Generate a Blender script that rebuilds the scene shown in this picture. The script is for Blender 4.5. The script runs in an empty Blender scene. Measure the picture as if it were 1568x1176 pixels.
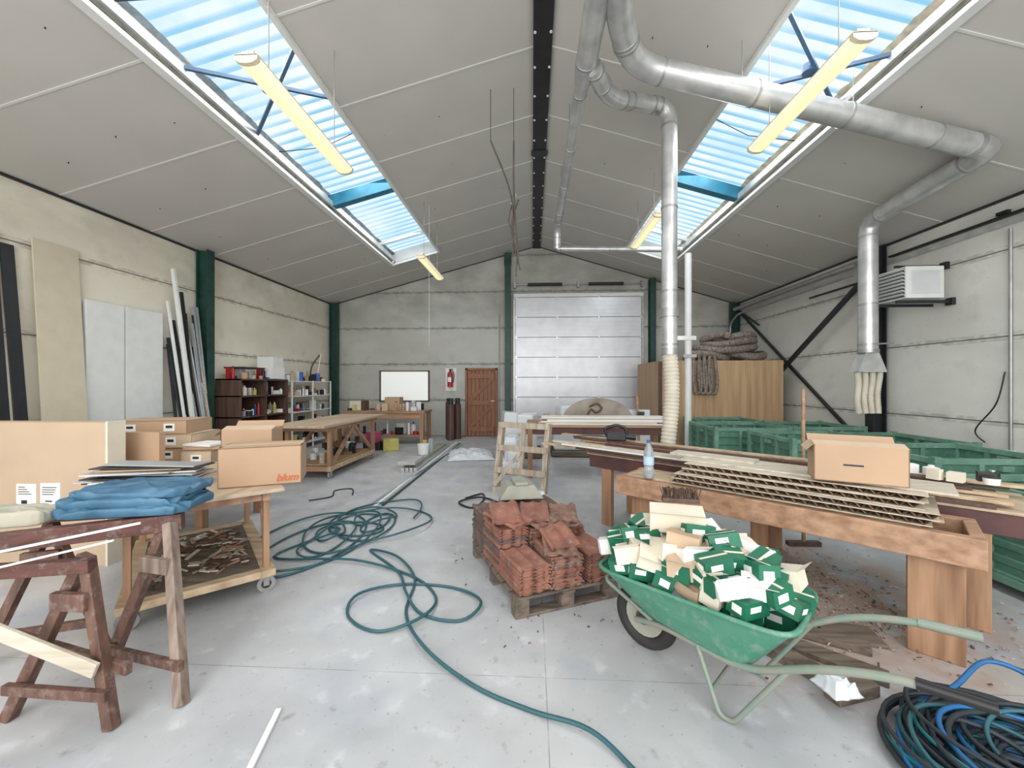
import bpy, math, random
from mathutils import Vector, Matrix, noise
R = random.Random(7)
sc = bpy.context.scene
COL = sc.collection

# ------------------------------------------------------------------ materials
def s2l(c):
    return tuple(((x/255)/12.92 if x/255 <= .04045 else ((x/255+.055)/1.055)**2.4) for x in c)
_m = {}
def mat(name, rgb, rough=.6, metal=0, var=.12, scale=6, stretch=(1,1,1), bump=0.0, rgb2=None, emit=0, alpha=1, trans=0, detail=4, dust=0):
    if name in _m: return _m[name]
    m = bpy.data.materials.new(name); m.use_nodes = True
    nt = m.node_tree; b = nt.nodes['Principled BSDF']
    c = s2l(rgb)
    c2 = s2l(rgb2) if rgb2 else tuple(max(0, x*(1-var*2)) for x in c)
    tc = nt.nodes.new('ShaderNodeTexCoord'); mp = nt.nodes.new('ShaderNodeMapping')
    mp.inputs['Scale'].default_value = stretch
    nt.links.new(tc.outputs['Object'], mp.inputs[0])
    n = nt.nodes.new('ShaderNodeTexNoise'); n.inputs['Scale'].default_value = scale; n.inputs['Detail'].default_value = detail
    nt.links.new(mp.outputs[0], n.inputs['Vector'])
    r = nt.nodes.new('ShaderNodeValToRGB')
    r.color_ramp.elements[0].position = .3; r.color_ramp.elements[0].color = (*c2, 1)
    r.color_ramp.elements[1].position = .65; r.color_ramp.elements[1].color = (*c, 1)
    nt.links.new(n.outputs['Fac'], r.inputs[0]); colo = r.outputs[0]
    if dust:
        n2 = nt.nodes.new('ShaderNodeTexNoise'); n2.inputs['Scale'].default_value = 18; n2.inputs['Detail'].default_value = 10; n2.inputs['Roughness'].default_value=.7
        nt.links.new(tc.outputs['Object'], n2.inputs['Vector'])
        r2 = nt.nodes.new('ShaderNodeMapRange'); r2.inputs[1].default_value = .52; r2.inputs[2].default_value = .72; r2.inputs[4].default_value = dust
        nt.links.new(n2.outputs['Fac'], r2.inputs[0])
        mx = nt.nodes.new('ShaderNodeMix'); mx.data_type = 'RGBA'
        nt.links.new(r2.outputs[0], mx.inputs[0]); nt.links.new(colo, mx.inputs[6]); mx.inputs[7].default_value = (*s2l((190,184,178)), 1)
        colo = mx.outputs[2]
    nt.links.new(colo, b.inputs['Base Color'])
    b.inputs['Roughness'].default_value = rough; b.inputs['Metallic'].default_value = metal
    if emit:
        b.inputs['Emission Color'].default_value = (*c, 1); b.inputs['Emission Strength'].default_value = emit
    if trans: b.inputs['Transmission Weight'].default_value = trans
    if alpha < 1: b.inputs['Alpha'].default_value = alpha
    if bump:
        bp = nt.nodes.new('ShaderNodeBump'); bp.inputs['Strength'].default_value = bump; bp.inputs['Distance'].default_value = .02
        nt.links.new(n.outputs['Fac'], bp.inputs['Height']); nt.links.new(bp.outputs[0], b.inputs['Normal'])
    _m[name] = m
    return m

def wood(name, rgb, rgb2, axis='x', sc_=3, rough=.6, dust=0):
    st = {'x': (.6, 9, 9), 'y': (9, .6, 9), 'z': (9, 9, .6)}[axis]
    return mat(name, rgb, rough, rgb2=rgb2, scale=sc_, stretch=st, bump=.15, detail=6, dust=dust)

def mathn(nt, op, a, b=None, c=None):
    n = nt.nodes.new('ShaderNodeMath'); n.operation = op
    for i, x in enumerate((a, b, c)):
        if x is None: continue
        if isinstance(x, (int, float)): n.inputs[i].default_value = x
        else: nt.links.new(x, n.inputs[i])
    return n.outputs[0]

def mixc(nt, fac, a, b):
    n = nt.nodes.new('ShaderNodeMix'); n.data_type = 'RGBA'
    for idx, x in ((0, fac), (6, a), (7, b)):
        if isinstance(x, (int, float)): n.inputs[idx].default_value = x
        elif isinstance(x, tuple): n.inputs[idx].default_value = (*x[:3], 1)
        else: nt.links.new(x, n.inputs[idx])
    return n.outputs[2]

def nz(nt, vec, scale, detail=5, lo=.4, hi=.6, stretch=None):
    v = vec
    if stretch:
        mp = nt.nodes.new('ShaderNodeMapping'); mp.inputs['Scale'].default_value = stretch
        nt.links.new(vec, mp.inputs[0]); v = mp.outputs[0]
    n = nt.nodes.new('ShaderNodeTexNoise'); n.inputs['Scale'].default_value = scale; n.inputs['Detail'].default_value = detail
    nt.links.new(v, n.inputs['Vector'])
    r = nt.nodes.new('ShaderNodeMapRange'); r.inputs[1].default_value = lo; r.inputs[2].default_value = hi
    nt.links.new(n.outputs['Fac'], r.inputs[0])
    return r.outputs[0]

def floor_mat():
    m = bpy.data.materials.new('polished_concrete'); m.use_nodes = True; nt = m.node_tree; b = nt.nodes['Principled BSDF']
    g = nt.nodes.new('ShaderNodeNewGeometry'); pos = g.outputs['Position']
    sx = nt.nodes.new('ShaderNodeSeparateXYZ'); nt.links.new(pos, sx.inputs[0])
    M = lambda a, k: mathn(nt, 'MULTIPLY', a, k)
    col = mixc(nt, nz(nt, pos, .9, 6, .35, .65), s2l((168,170,173)), s2l((188,189,190)))
    col = mixc(nt, M(nz(nt, pos, 3.2, 10, .45, .75), .4), col, s2l((202,204,207)))
    col = mixc(nt, M(nz(nt, pos, 1.3, 10, .54, .68), .4), col, s2l((146,157,178)))
    col = mixc(nt, M(nz(nt, pos, 2.1, 10, .56, .72), .35), col, s2l((134,134,132)))
    col = mixc(nt, M(nz(nt, pos, 6.5, 10, .60, .76), .45), col, s2l((222,225,230)))
    col = mixc(nt, M(nz(nt, pos, 11, 8, .63, .76), .5), col, s2l((112,102,94)))
    col = mixc(nt, M(nz(nt, pos, 45, 3, .66, .72), .5), col, s2l((116,110,104)))
    dx = mathn(nt, 'SUBTRACT', sx.outputs[0], 1.9); dy = mathn(nt, 'SUBTRACT', sx.outputs[1], 3.1)
    dd = mathn(nt, 'ADD', mathn(nt, 'MULTIPLY', dx, dx), mathn(nt, 'MULTIPLY', dy, dy))
    near = mathn(nt, 'SUBTRACT', 1.7, dd)
    mask = mathn(nt, 'MULTIPLY', mathn(nt, 'MAXIMUM', near, 0), nz(nt, pos, 4, 9, .38, .62))
    mask = mathn(nt, 'MINIMUM', mask, .65)
    col = mixc(nt, mask, col, s2l((166,138,120)))
    def line(coord, p0, per, w):
        a = mathn(nt, 'SUBTRACT', coord, p0 - per/2)
        f = mathn(nt, 'FLOORED_MODULO', a, per)
        d = mathn(nt, 'ABSOLUTE', mathn(nt, 'SUBTRACT', f, per/2))
        return mathn(nt, 'LESS_THAN', d, w)
    l = mathn(nt, 'MAXIMUM', line(sx.outputs[0], .07, 5.0, .0025), line(sx.outputs[1], 2.1, 4.8, .0025))
    col = mixc(nt, M(mathn(nt, 'MULTIPLY', l, nz(nt, pos, 5, 6, .35, .55)), .6), col, s2l((105,103,100)))
    nt.links.new(col, b.inputs['Base Color'])
    rr = nt.nodes.new('ShaderNodeMapRange'); rr.inputs[3].default_value = .3; rr.inputs[4].default_value = .55
    nt.links.new(nz(nt, pos, 2.5, 5), rr.inputs[0]); nt.links.new(rr.outputs[0], b.inputs['Roughness'])
    return m

def wall_mat(name, base, dark, light):
    m = bpy.data.materials.new(name); m.use_nodes = True; nt = m.node_tree; b = nt.nodes['Principled BSDF']
    g = nt.nodes.new('ShaderNodeNewGeometry'); pos = g.outputs['Position']
    sx = nt.nodes.new('ShaderNodeSeparateXYZ'); nt.links.new(pos, sx.inputs[0]); z = sx.outputs[2]
    col = mixc(nt, nz(nt, pos, .8, 6, .35, .65, (1, 1, 1.6)), s2l(base), s2l(light))
    col = mixc(nt, mathn(nt, 'MULTIPLY', nz(nt, pos, 2.4, 9, .55, .75), .25), col, s2l(dark))
    f = mathn(nt, 'FLOORED_MODULO', z, 1.07)
    d = mathn(nt, 'ABSOLUTE', mathn(nt, 'SUBTRACT', f, .535)); d = mathn(nt, 'SUBTRACT', .535, d)
    band = mathn(nt, 'MULTIPLY', mathn(nt, 'LESS_THAN', d, .05), nz(nt, pos, 8, 10, .42, .58, (1, 1, 2)))
    col = mixc(nt, mathn(nt, 'MULTIPLY', band, .5), col, s2l(dark))
    col = mixc(nt, mathn(nt, 'MULTIPLY', mathn(nt, 'LESS_THAN', d, .009), .85), col, s2l((90,89,84)))
    col = mixc(nt, mathn(nt, 'MULTIPLY', nz(nt, pos, 30, 2, .7, .74), .4), col, s2l(dark))
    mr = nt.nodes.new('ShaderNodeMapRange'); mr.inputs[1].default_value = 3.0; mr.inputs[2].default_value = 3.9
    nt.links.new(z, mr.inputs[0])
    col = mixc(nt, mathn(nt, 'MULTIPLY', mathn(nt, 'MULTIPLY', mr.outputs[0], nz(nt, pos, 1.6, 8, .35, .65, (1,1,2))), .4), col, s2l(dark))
    nt.links.new(col, b.inputs['Base Color']); b.inputs['Roughness'].default_value = .85
    bp = nt.nodes.new('ShaderNodeBump'); bp.inputs['Strength'].default_value = .3; bp.inputs['Distance'].default_value = .02
    nt.links.new(mathn(nt, 'GREATER_THAN', d, .009), bp.inputs['Height']); nt.links.new(bp.outputs[0], b.inputs['Normal'])
    return m

SKY_E = 1.08
def skylight_mat():
    m = bpy.data.materials.new('glowing_corrugated_sheet'); m.use_nodes = True; nt = m.node_tree
    nt.nodes.remove(nt.nodes['Principled BSDF']); out = nt.nodes['Material Output']
    g = nt.nodes.new('ShaderNodeNewGeometry'); sx = nt.nodes.new('ShaderNodeSeparateXYZ'); nt.links.new(g.outputs['Position'], sx.inputs[0])
    w = mathn(nt, 'SINE', mathn(nt, 'MULTIPLY', sx.outputs[1], 2*math.pi/.177))
    w = mathn(nt, 'ADD', mathn(nt, 'MULTIPLY', w, .5), .5)
    r = nt.nodes.new('ShaderNodeValToRGB'); e = r.color_ramp.elements
    e[0].position = .05; e[0].color = (*s2l((140,198,228)), 1); e[1].position = .5; e[1].color = (*s2l((238,248,252)), 1)
    nt.links.new(w, r.inputs[0])
    col = mixc(nt, mathn(nt, 'MULTIPLY', nz(nt, g.outputs['Position'], 1.1, 6, .42, .65), .5), r.outputs[0], s2l((150,208,242)))
    col = mixc(nt, mathn(nt, 'MULTIPLY', nz(nt, g.outputs['Position'], .5, 4, .5, .65), .45), col, s2l((244,250,252)))
    em = nt.nodes.new('ShaderNodeEmission'); em.inputs['Strength'].default_value = SKY_E  # sheet emits by itself, standing in for daylight passing through
    nt.links.new(col, em.inputs[0]); nt.links.new(em.outputs[0], out.inputs[0])
    return m

# ------------------------------------------------------------------ mesh builder
class MB:
    def __init__(s): s.v=[]; s.f=[]; s.mi=[]; s.sm=[]; s.mats=[]; s.M=Matrix()
    def add(s, vs, fs, m, smooth=False):
        if m not in s.mats: s.mats.append(m)
        i = s.mats.index(m); o = len(s.v)
        s.v += [s.M @ Vector(v) for v in vs]
        for f in fs: s.f.append([o+k for k in f]); s.mi.append(i); s.sm.append(smooth)
    def box(s, c, d, m, rot=(0,0,0)):
        E = Matrix.Rotation(rot[2],4,'Z') @ Matrix.Rotation(rot[1],4,'Y') @ Matrix.Rotation(rot[0],4,'X')
        vs = [Vector(c) + (E @ Vector((x*d[0]/2, y*d[1]/2, z*d[2]/2))) for x in (-1,1) for y in (-1,1) for z in (-1,1)]
        s.add(vs, [(0,1,3,2),(4,6,7,5),(0,4,5,1),(2,3,7,6),(0,2,6,4),(1,5,7,3)], m)
    def b2(s, x0,x1,y0,y1,z0,z1,m): s.box(((x0+x1)/2,(y0+y1)/2,(z0+z1)/2),(x1-x0,y1-y0,z1-z0),m)
    def beam(s, a, b, w, h, m, up=(0,0,1)):
        a=Vector(a); b=Vector(b); t=(b-a).normalized(); u=Vector(up)
        if abs(t.dot(u))>.98: u=Vector((0,1,0))
        n=t.cross(u).normalized(); u=n.cross(t)
        vs=[p+n*(x*w/2)+u*(z*h/2) for p in (a,b) for x in (-1,1) for z in (-1,1)]
        s.add(vs, [(0,1,3,2),(4,6,7,5),(0,4,5,1),(2,3,7,6),(0,2,6,4),(1,5,7,3)], m)
    def cyl(s, a, b, r, m, r2=None, n=16, caps=True):
        a=Vector(a); b=Vector(b); r2=r if r2 is None else r2; t=(b-a).normalized()
        u=t.orthogonal().normalized(); w=t.cross(u)
        vs=[]; 
        for p,q in ((a,r),(b,r2)):
            for i in range(n):
                an=2*math.pi*i/n; vs.append(p+(u*math.cos(an)+w*math.sin(an))*q)
        s.add(vs, [(i,(i+1)%n,n+(i+1)%n,n+i) for i in range(n)], m, True)
        if caps: s.add(vs, [tuple(range(n-1,-1,-1)), tuple(range(n,2*n))], m)
    def tube(s, pts, r, m, n=10, caps=True, rf=None):
        pts=[Vector(p) for p in pts]; N=len(pts); u=None; vs=[]
        for i,p in enumerate(pts):
            t=(pts[min(i+1,N-1)]-pts[max(i-1,0)])
            t = t.normalized() if t.length>1e-9 else Vector((0,0,1))
            if u is None: u=t.orthogonal().normalized()
            else:
                u=(u-t*u.dot(t)); u = u.normalized() if u.length>1e-6 else t.orthogonal().normalized()
            w=t.cross(u); q = rf(i/(N-1)) if rf else r
            for k in range(n):
                an=2*math.pi*k/n; vs.append(p+(u*math.cos(an)+w*math.sin(an))*q)
        fs=[(i*n+k,i*n+(k+1)%n,(i+1)*n+(k+1)%n,(i+1)*n+k) for i in range(N-1) for k in range(n)]
        s.add(vs,fs,m,True)
        if caps: s.add(vs,[tuple(range(n-1,-1,-1)),tuple(range((N-1)*n,N*n))],m)
    def grid(s, fn, nu, nv, m, smooth=True):
        vs=[fn(i/nu,j/nv) for i in range(nu+1) for j in range(nv+1)]
        s.add(vs,[(i*(nv+1)+j,(i+1)*(nv+1)+j,(i+1)*(nv+1)+j+1,i*(nv+1)+j+1) for i in range(nu) for j in range(nv)],m,smooth)
    def build(s, name, bevel=0, thick=0, sub=0, parent=None):
        xs=[v.x for v in s.v]; ys=[v.y for v in s.v]; zs=[v.z for v in s.v]
        o=Vector(((min(xs)+max(xs))/2,(min(ys)+max(ys))/2,min(zs)))
        me=bpy.data.meshes.new(name); me.from_pydata([v-o for v in s.v],[],s.f)
        for m in s.mats: me.materials.append(m)
        me.polygons.foreach_set('material_index',s.mi); me.polygons.foreach_set('use_smooth',s.sm); me.update()
        ob=bpy.data.objects.new(name,me); ob.location=o; COL.objects.link(ob)
        if parent: ob.parent=parent; ob.location=o-parent.location
        if thick:
            q=ob.modifiers.new('t','SOLIDIFY'); q.thickness=thick; q.offset=0
        if sub:
            q=ob.modifiers.new('s','SUBSURF'); q.levels=sub; q.render_levels=sub
        if bevel:
            q=ob.modifiers.new('b','BEVEL'); q.width=bevel; q.segments=2; q.limit_method='ANGLE'; q.angle_limit=math.radians(50)
        return ob

def fillet(pts, rad, n=8):
    pts=[Vector(p) for p in pts]; out=[pts[0]]
    for i in range(1,len(pts)-1):
        a,b,c=pts[i-1],pts[i],pts[i+1]; r=min(rad,(a-b).length*.49,(c-b).length*.49)
        p=b+(a-b).normalized()*r; q=b+(c-b).normalized()*r
        for k in range(n+1):
            t=k/n; out.append(p*(1-t)**2+b*2*t*(1-t)+q*t*t)
    out.append(pts[-1]); return out
def catmull(pts, n=8):
    P=[Vector(p) for p in pts]; P=[P[0]]+P+[P[-1]]; out=[]
    for i in range(1,len(P)-2):
        a,b,c,d=P[i-1:i+3]
        for k in range(n):
            t=k/n
            out.append(.5*((2*b)+(c-a)*t+(2*a-5*b+4*c-d)*t*t+(-a+3*b-3*c+d)*t**3))
    out.append(P[-2]); return out

# ------------------------------------------------------------------ palette
M_floor=floor_mat()
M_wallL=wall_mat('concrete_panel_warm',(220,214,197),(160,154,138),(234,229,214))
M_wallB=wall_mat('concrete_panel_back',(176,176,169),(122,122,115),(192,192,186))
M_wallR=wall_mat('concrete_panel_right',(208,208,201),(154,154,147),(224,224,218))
M_ceil=mat('insulation_board',(198,195,189),.7,var=.03,scale=1.5)
M_white=mat('white_trim',(226,228,226),.5,var=.04)
M_strip=mat('pale_joint_strip',(214,213,210),.5,var=.03)
M_foam=mat('cream_foam_edge',(206,198,178),.9,var=.2,scale=12)
M_edge=mat('ragged_edge_grey',(150,164,174),.8,var=.2,scale=12)
M_green=mat('green_steel',(30,72,62),.45,var=.2,rgb2=(20,50,44))
M_dark=mat('dark_steel',(40,42,46),.45,var=.15)
M_ridge=mat('ridge_beam_black',(38,34,38),.5,var=.2)
M_bluelit=mat('steel_blue_light_tint',(38,118,146),.5,var=.15)  # rafter steel; blue light from the skylight is put into its colour
M_rod=mat('grey_blue_rod',(70,100,130),.5)
M_galv=mat('galvanised_steel',(212,212,210),.34,metal=.6,rgb2=(178,180,182),scale=5)
M_galv2=mat('galvanised_seam',(176,176,176),.35,metal=.6)
M_hosebeige=mat('beige_ribbed_hose',(208,202,186),.6,var=.08)
M_flexgrey=mat('grey_flex_hose',(142,132,122),.6,rgb2=(92,84,78),scale=20)
M_sky=skylight_mat()
M_door=wood('door_wood',(152,104,74),(116,74,50),'z')
M_pine=wood('pine_beam',(178,142,114),(138,103,78),'x',2,dust=.2)
M_pine2=wood('pine_plank',(200,178,150),(164,138,108),'x',2)
M_pinez=wood('pine_post',(174,136,106),(130,96,70),'z',2)
M_ply=wood('plywood',(196,164,128),(172,140,104),'z',1.2)
M_plytop=wood('bench_plywood',(196,176,152),(170,148,122),'y',2,dust=.4)
M_oldwood=wood('old_pallet_wood',(120,107,95),(74,65,57),'x',3,.85)
M_red=wood('red_brown_paint',(98,60,52),(70,43,38),'x',3,dust=.3)
M_redz=wood('red_brown_leg',(112,82,70),(76,53,46),'z',3,dust=.3)
M_greyz=wood('weathered_leg',(150,134,122),(104,86,76),'z',3)
M_pale=wood('pale_board',(204,197,182),(176,165,145),'x',3)
M_frame=wood('grey_crate_wood',(188,177,158),(146,131,112),'z',3,dust=.4)
M_mdf=mat('mdf_board',(206,197,174),.6,var=.04)
M_card=mat('cardboard',(184,154,126),.8,var=.05,scale=3)
M_card2=mat('cardboard_light',(200,176,150),.8,var=.05,scale=3)
M_cream=mat('cream_card',(222,215,197),.7,var=.05)
M_paper=mat('white_paper',(234,234,232),.6,var=.02)
M_black=mat('black_plastic',(28,28,30),.4)
M_rubber=mat('tyre_rubber',(48,47,47),.7,var=.2)
M_rust=mat('rust',(108,86,74),.8,var=.3)
M_cord=mat('grey_brown_cord',(96,88,80),.8,var=.2)
M_tub=mat('green_barrow_paint',(66,128,106),.5,rgb2=(84,138,116),scale=5,detail=8,dust=.3)
M_barpipe=mat('worn_green_pipe',(118,138,126),.5,rgb2=(140,136,124),scale=18)
M_bin=mat('green_stillage_paint',(88,134,114),.5,rgb2=(68,112,94),scale=3,detail=6,dust=.25)
M_binrim=mat('green_stillage_rim',(112,152,134),.5,rgb2=(84,128,108),scale=5,detail=6,dust=.3)
M_spax=mat('green_screw_carton',(24,106,78),.5,var=.12)
M_hose=mat('green_garden_hose',(44,90,98),.4,var=.1)
M_cblue=mat('blue_cable',(30,100,156),.4)
M_cteal=mat('teal_cable',(24,112,116),.4)
M_cdark=mat('dark_cable',(40,48,56),.5)
M_tile=mat('terracotta',(156,106,88),.85,rgb2=(120,80,68),scale=7,dust=.25)
M_tile3=mat('worn_terracotta',(146,112,98),.85,rgb2=(110,80,68),scale=9,dust=.35)
M_tile2=mat('dark_terracotta',(112,90,83),.85,rgb2=(80,67,63),scale=7,dust=.3)
M_conc=mat('grey_concrete_block',(158,158,146),.9,var=.1)
M_tarp=mat('blue_tarp',(72,114,140),.5,rgb2=(42,82,110),scale=6,detail=8)
M_cloth=mat('beige_sack',(176,172,156),.9,var=.1)
M_plastic=mat('white_plastic_film',(222,227,232),.25,var=.04)
M_clear=mat('clear_bottle',(225,236,244),.08,var=.0,trans=.75)
M_lampbody=mat('lamp_body',(222,212,184),.5,var=.03)
M_lens=mat('fluorescent_lens',(255,230,168),.4,var=.0,emit=.9)
M_lens2=mat('fluorescent_diffuser',(250,236,204),.4,var=.0,emit=.5)
M_redp=mat('red_paint',(180,40,36),.35)
M_brown=wood('brown_shelf_wood',(96,72,61),(68,49,42),'z')
M_dkred=mat('dark_red_wood',(92,60,58),.6,var=.2)
M_blueb=mat('blue_cap',(40,90,180),.4)
M_alu=mat('aluminium_profile',(200,204,206),.35,metal=.6,var=.05)
M_doorw=mat('sectional_door_white',(222,224,228),.28,metal=.15,var=.06,scale=3)
M_wingl=mat('frosted_window',(236,238,234),.4,emit=.35,var=0)  # pane given its own glow in place of daylight behind it
M_chip=mat('wood_chips',(162,128,108),.9,rgb2=(128,94,78),scale=30)
M_chip2=mat('pale_sawdust_chips',(192,168,146),.9,var=.1)
M_grid=mat('dark_grille',(70,72,74),.5)
M_pink=mat('pink_bag',(180,76,120),.5); M_yel=mat('yellow_plastic',(190,182,96),.5)

# ------------------------------------------------------------------ room
XL,XR,YB,YF,RX,RZ=-6.03,5.85,11.7,-3.0,.12,5.61
ZL,ZR=3.95,3.85
def cz(x): return RZ-(RX-x)*(RZ-ZL)/(RX-XL) if x<RX else RZ-(x-RX)*(RZ-ZR)/(XR-RX)
b=MB(); b.b2(XL-.2,XR+.2,YF,YB+.2,-.1,0,M_floor); b.build('floor')
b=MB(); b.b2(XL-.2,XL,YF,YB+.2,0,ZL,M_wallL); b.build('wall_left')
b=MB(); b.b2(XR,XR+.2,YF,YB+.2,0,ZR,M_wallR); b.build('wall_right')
b=MB()
pr=[(XL,0),(XR,0),(XR,ZR),(RX,RZ),(XL,ZL)]
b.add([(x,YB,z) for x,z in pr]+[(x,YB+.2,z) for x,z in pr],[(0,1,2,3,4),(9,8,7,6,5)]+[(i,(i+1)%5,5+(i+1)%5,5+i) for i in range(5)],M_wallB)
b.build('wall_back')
b=MB()
SL0,SL1,SR0,SR1,SY=-3.58,-2.37,2.3,3.5,10.0
def slab(b,x0,x1,y0,y1,m,off=0,t=.05):
    vs=[(x,y,cz(x)+off+k) for x in (x0,x1) for y in (y0,y1) for k in (0,t)]
    b.add(vs,[(0,1,3,2),(4,6,7,5),(0,4,5,1),(2,3,7,6),(0,2,6,4),(1,5,7,3)],m)
for x0,x1 in ((XL-.2,SL0),(SL1,RX),(RX,SR0),(SR1,XR+.2)): slab(b,x0,x1,YF,YB+.2,M_ceil)
slab(b,SL0,SL1,SY,YB+.2,M_ceil); slab(b,SR0,SR1,SY,YB+.2,M_ceil)
b.build('ceiling')
b=MB()
y=-1.3
while y<YB:
    for x0,x1 in ((XL,SL0),(SL1,RX-.11),(RX+.11,SR0),(SR1,XR)): slab(b,x0,x1,y-.012,y+.012,M_strip,-.006,.008)
    if y>SY: slab(b,SL0,SL1,y-.012,y+.012,M_strip,-.006,.008); slab(b,SR0,SR1,y-.012,y+.012,M_strip,-.006,.008)
    y+=1.21
yy=.6
while yy<YB-.3:
    for x in (-5.4,-4.7,-4.0,-2.0,-1.3,-.6,.7,1.3,1.9,4.0,4.6,5.2):
        b.box((x+R.uniform(-.1,.1),yy+R.uniform(-.1,.1),cz(x)-.006),(.008,.008,.02),M_dark)
    yy+=1.21
b.build('trim_ceiling_joints')
b=MB()
b.b2(XL,XL+.03,YF,YB,ZL-.03,ZL-.0,M_dark); b.b2(XR-.03,XR,YF,YB,ZR-.03,ZR,M_dark)
for x0,x1 in ((XL,RX),(RX,XR)): slab(b,x0,x1,YB-.02,YB,M_dark,-.025,.02)
b.build('trim_eaves')
for nm,x0,x1 in (('window_skylight_left',SL0,SL1),('window_skylight_right',SR0,SR1)):
    b=MB(); up=.34
    def sh(u,v,x0=x0,x1=x1):
        x=x0-.12+(x1-x0+.24)*v; yy=YF+(SY+.1-YF)*u
        return (x,yy,cz(x)+up+.026*math.sin(2*math.pi*yy/.177))
    b.grid(sh,900,2,M_sky); b.build(nm)
    b=MB()
    for x in (x0,x1):
        s_=-1 if x==x0 else 1
        vs=[(x+s_*d,yy,cz(x)+k) for d in (0,.03) for yy in (YF,SY) for k in (.02,up-.03)]
        b.add(vs,[(0,1,3,2),(4,6,7,5),(0,4,5,1),(2,3,7,6),(0,2,6,4),(1,5,7,3)],M_foam)
        N=260; P=[]
        for i in range(N+1):
            yq=YF+(SY-YF)*i/N; o=.05+.035*noise.noise(Vector((yq*4,x,0)))+.02*noise.noise(Vector((yq*15,x,3)))
            P+= [(x-s_*o,yq,cz(x)+up-.07),(x+s_*.02,yq,cz(x)+up-.12)]
        b.add(P,[(2*i,2*i+1,2*i+3,2*i+2) for i in range(N)],M_edge if x<0 else M_foam)
        outer = abs(x)>3
        w=.10 if outer else .05
        b.b2(x-w/2,x+w/2,YF,SY,cz(x)-.05,cz(x)-.003,M_white)
        if outer:
            xx=x+(.07 if x<0 else -.07); b.b2(xx-.02,xx+.02,YF,SY,cz(xx)+.03,cz(xx)+.12,M_galv)
    b.beam((x0,SY,cz(x0)-.01),(x1,SY,cz(x1)-.01),.05,.05,M_white)
    b.beam((x0,SY,cz(x0)+.17),(x1,SY,cz(x1)+.17),.03,.26,M_strip)
    b.build('trim_skylight_frame')
    b=MB()
    for yy in (2.0,6.85): b.beam((x0,yy,cz(x0)+.14),(x1,yy,cz(x1)+.14),.14,.2,M_bluelit)
    for yy in (9.1,): b.beam((x0,yy,cz(x0)+.2),(x1,yy,cz(x1)+.2),.05,.06,M_white)
    for (ya,yb) in ((3.75,4.75),(4.95,3.9)):
        b.beam((x0,ya,cz(x0)+.1),(x1,yb,cz(x1)+.1),.035,.035,M_rod)
    b.cyl(((x0+x1)/2,4.33,cz((x0+x1)/2)+.07),((x0+x1)/2,4.33,cz((x0+x1)/2)+.15),.06,M_rod)
    for yy in (3.2,5.4): b.tube([(x0,yy,cz(x0)+.2),((x0+x1)/2,yy+.1,cz((x0+x1)/2)+.14),(x1,yy+.05,cz(x1)+.2)],.006,M_dark,n=6)
    b.build('trim_skylight_bracing')
b=MB(); b.b2(RX-.11,RX+.11,YF,YB,RZ-.075,RZ-.05,M_ridge)
b.b2(RX-.02,RX+.02,YF,YB,RZ-.05,RZ-.015,M_ridge)
yy=.5
while yy<YB-.2:
    for s_ in (-1,1): b.cyl((RX+s_*.09,yy,RZ-.085),(RX+s_*.09,yy,RZ-.075),.016,M_white,n=8)
    yy+=.5
b.b2(RX-.14,RX+.14,6.78,6.92,RZ-.09,RZ-.076,M_dark)
b.build('ridge_beam')
def hcol(name,x,y,z,m,ax='x',d=.2,w=.16):
    b=MB()
    if ax=='x':
        for s_ in (-1,1): b.b2(x+s_*d/2-.008,x+s_*d/2+.008,y-w/2,y+w/2,0,z,m)
        b.b2(x-d/2,x+d/2,y-.006,y+.006,0,z,m)
    else:
        for s_ in (-1,1): b.b2(x-w/2,x+w/2,y+s_*d/2-.008,y+s_*d/2+.008,0,z,m)
        b.b2(x-.006,x+.006,y-d/2,y+d/2,0,z,m)
    b.b2(x-.14,x+.14,y-.11,y+.11,0,.015,m)
    b.box((x,y,z-.2),(d,.02,.3),m)
    b.build(name)
hcol('steel_column',XL+.15,6.85,ZL-.0,M_green)
hcol('steel_column',XL+.15,11.5,ZL,M_green)
hcol('steel_column',XR-.15,6.9,ZR,M_dark)
hcol('steel_column',XR-.16,11.5,ZR,M_green)
hcol('steel_column',-.72,11.55,cz(-.72)-.04,M_green,'y')
hcol('steel_column',3.42,11.55,cz(3.42)-.04,M_green,'y')
hcol('steel_column',XL+.15,2.0,ZL,M_green)
hcol('steel_column',XR-.15,2.0,ZR,M_dark)
b=MB()
b.beam((XR-.2,7.05,3.35),(XR-.2,11.3,.55),.07,.07,M_dark)
b.beam((XR-.08,11.3,3.5),(XR-.08,7.05,.35),.05,.05,M_dark)
b.beam((XR-.1,11.3,3.55),(XR-.1,10.4,3.05),.04,.04,M_green)
b.build('diagonal_steel_brace')
b=MB()
b.tube(fillet([(XR-.3,7.1,3.6),(XR-.3,11.2,3.6)],.1),.055,M_galv2)
b.tube(fillet([(XR-.42,7.0,3.4),(XR-.42,10.8,3.4),(XR-.42,11.2,3.2),(XR-.42,11.2,2.3)],.15),.025,M_galv2)
b.tube([(XR-.2,7.0,3.3),(XR-.2,8.4,3.3)],.02,M_dark)
b.build('heating_pipes')
b=MB()
b.b2(XR-.06,XR-.01,2.2,6.75,3.5,3.56,M_galv)
b.b2(XR-.08,XR-.01,2.2,6.75,3.6,3.625,M_black)
for yy in (3.6,5.2): b.box((XR-.05,yy,3.66),(.05,.12,.04),M_black)
b.build('cable_tray')
b=MB(); b.cyl((XR-.02,5.15,.7),(XR-.02,5.15,3.45),.018,M_galv2); b.box((XR-.03,5.15,.68),(.05,.09,.12),M_white)
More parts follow.
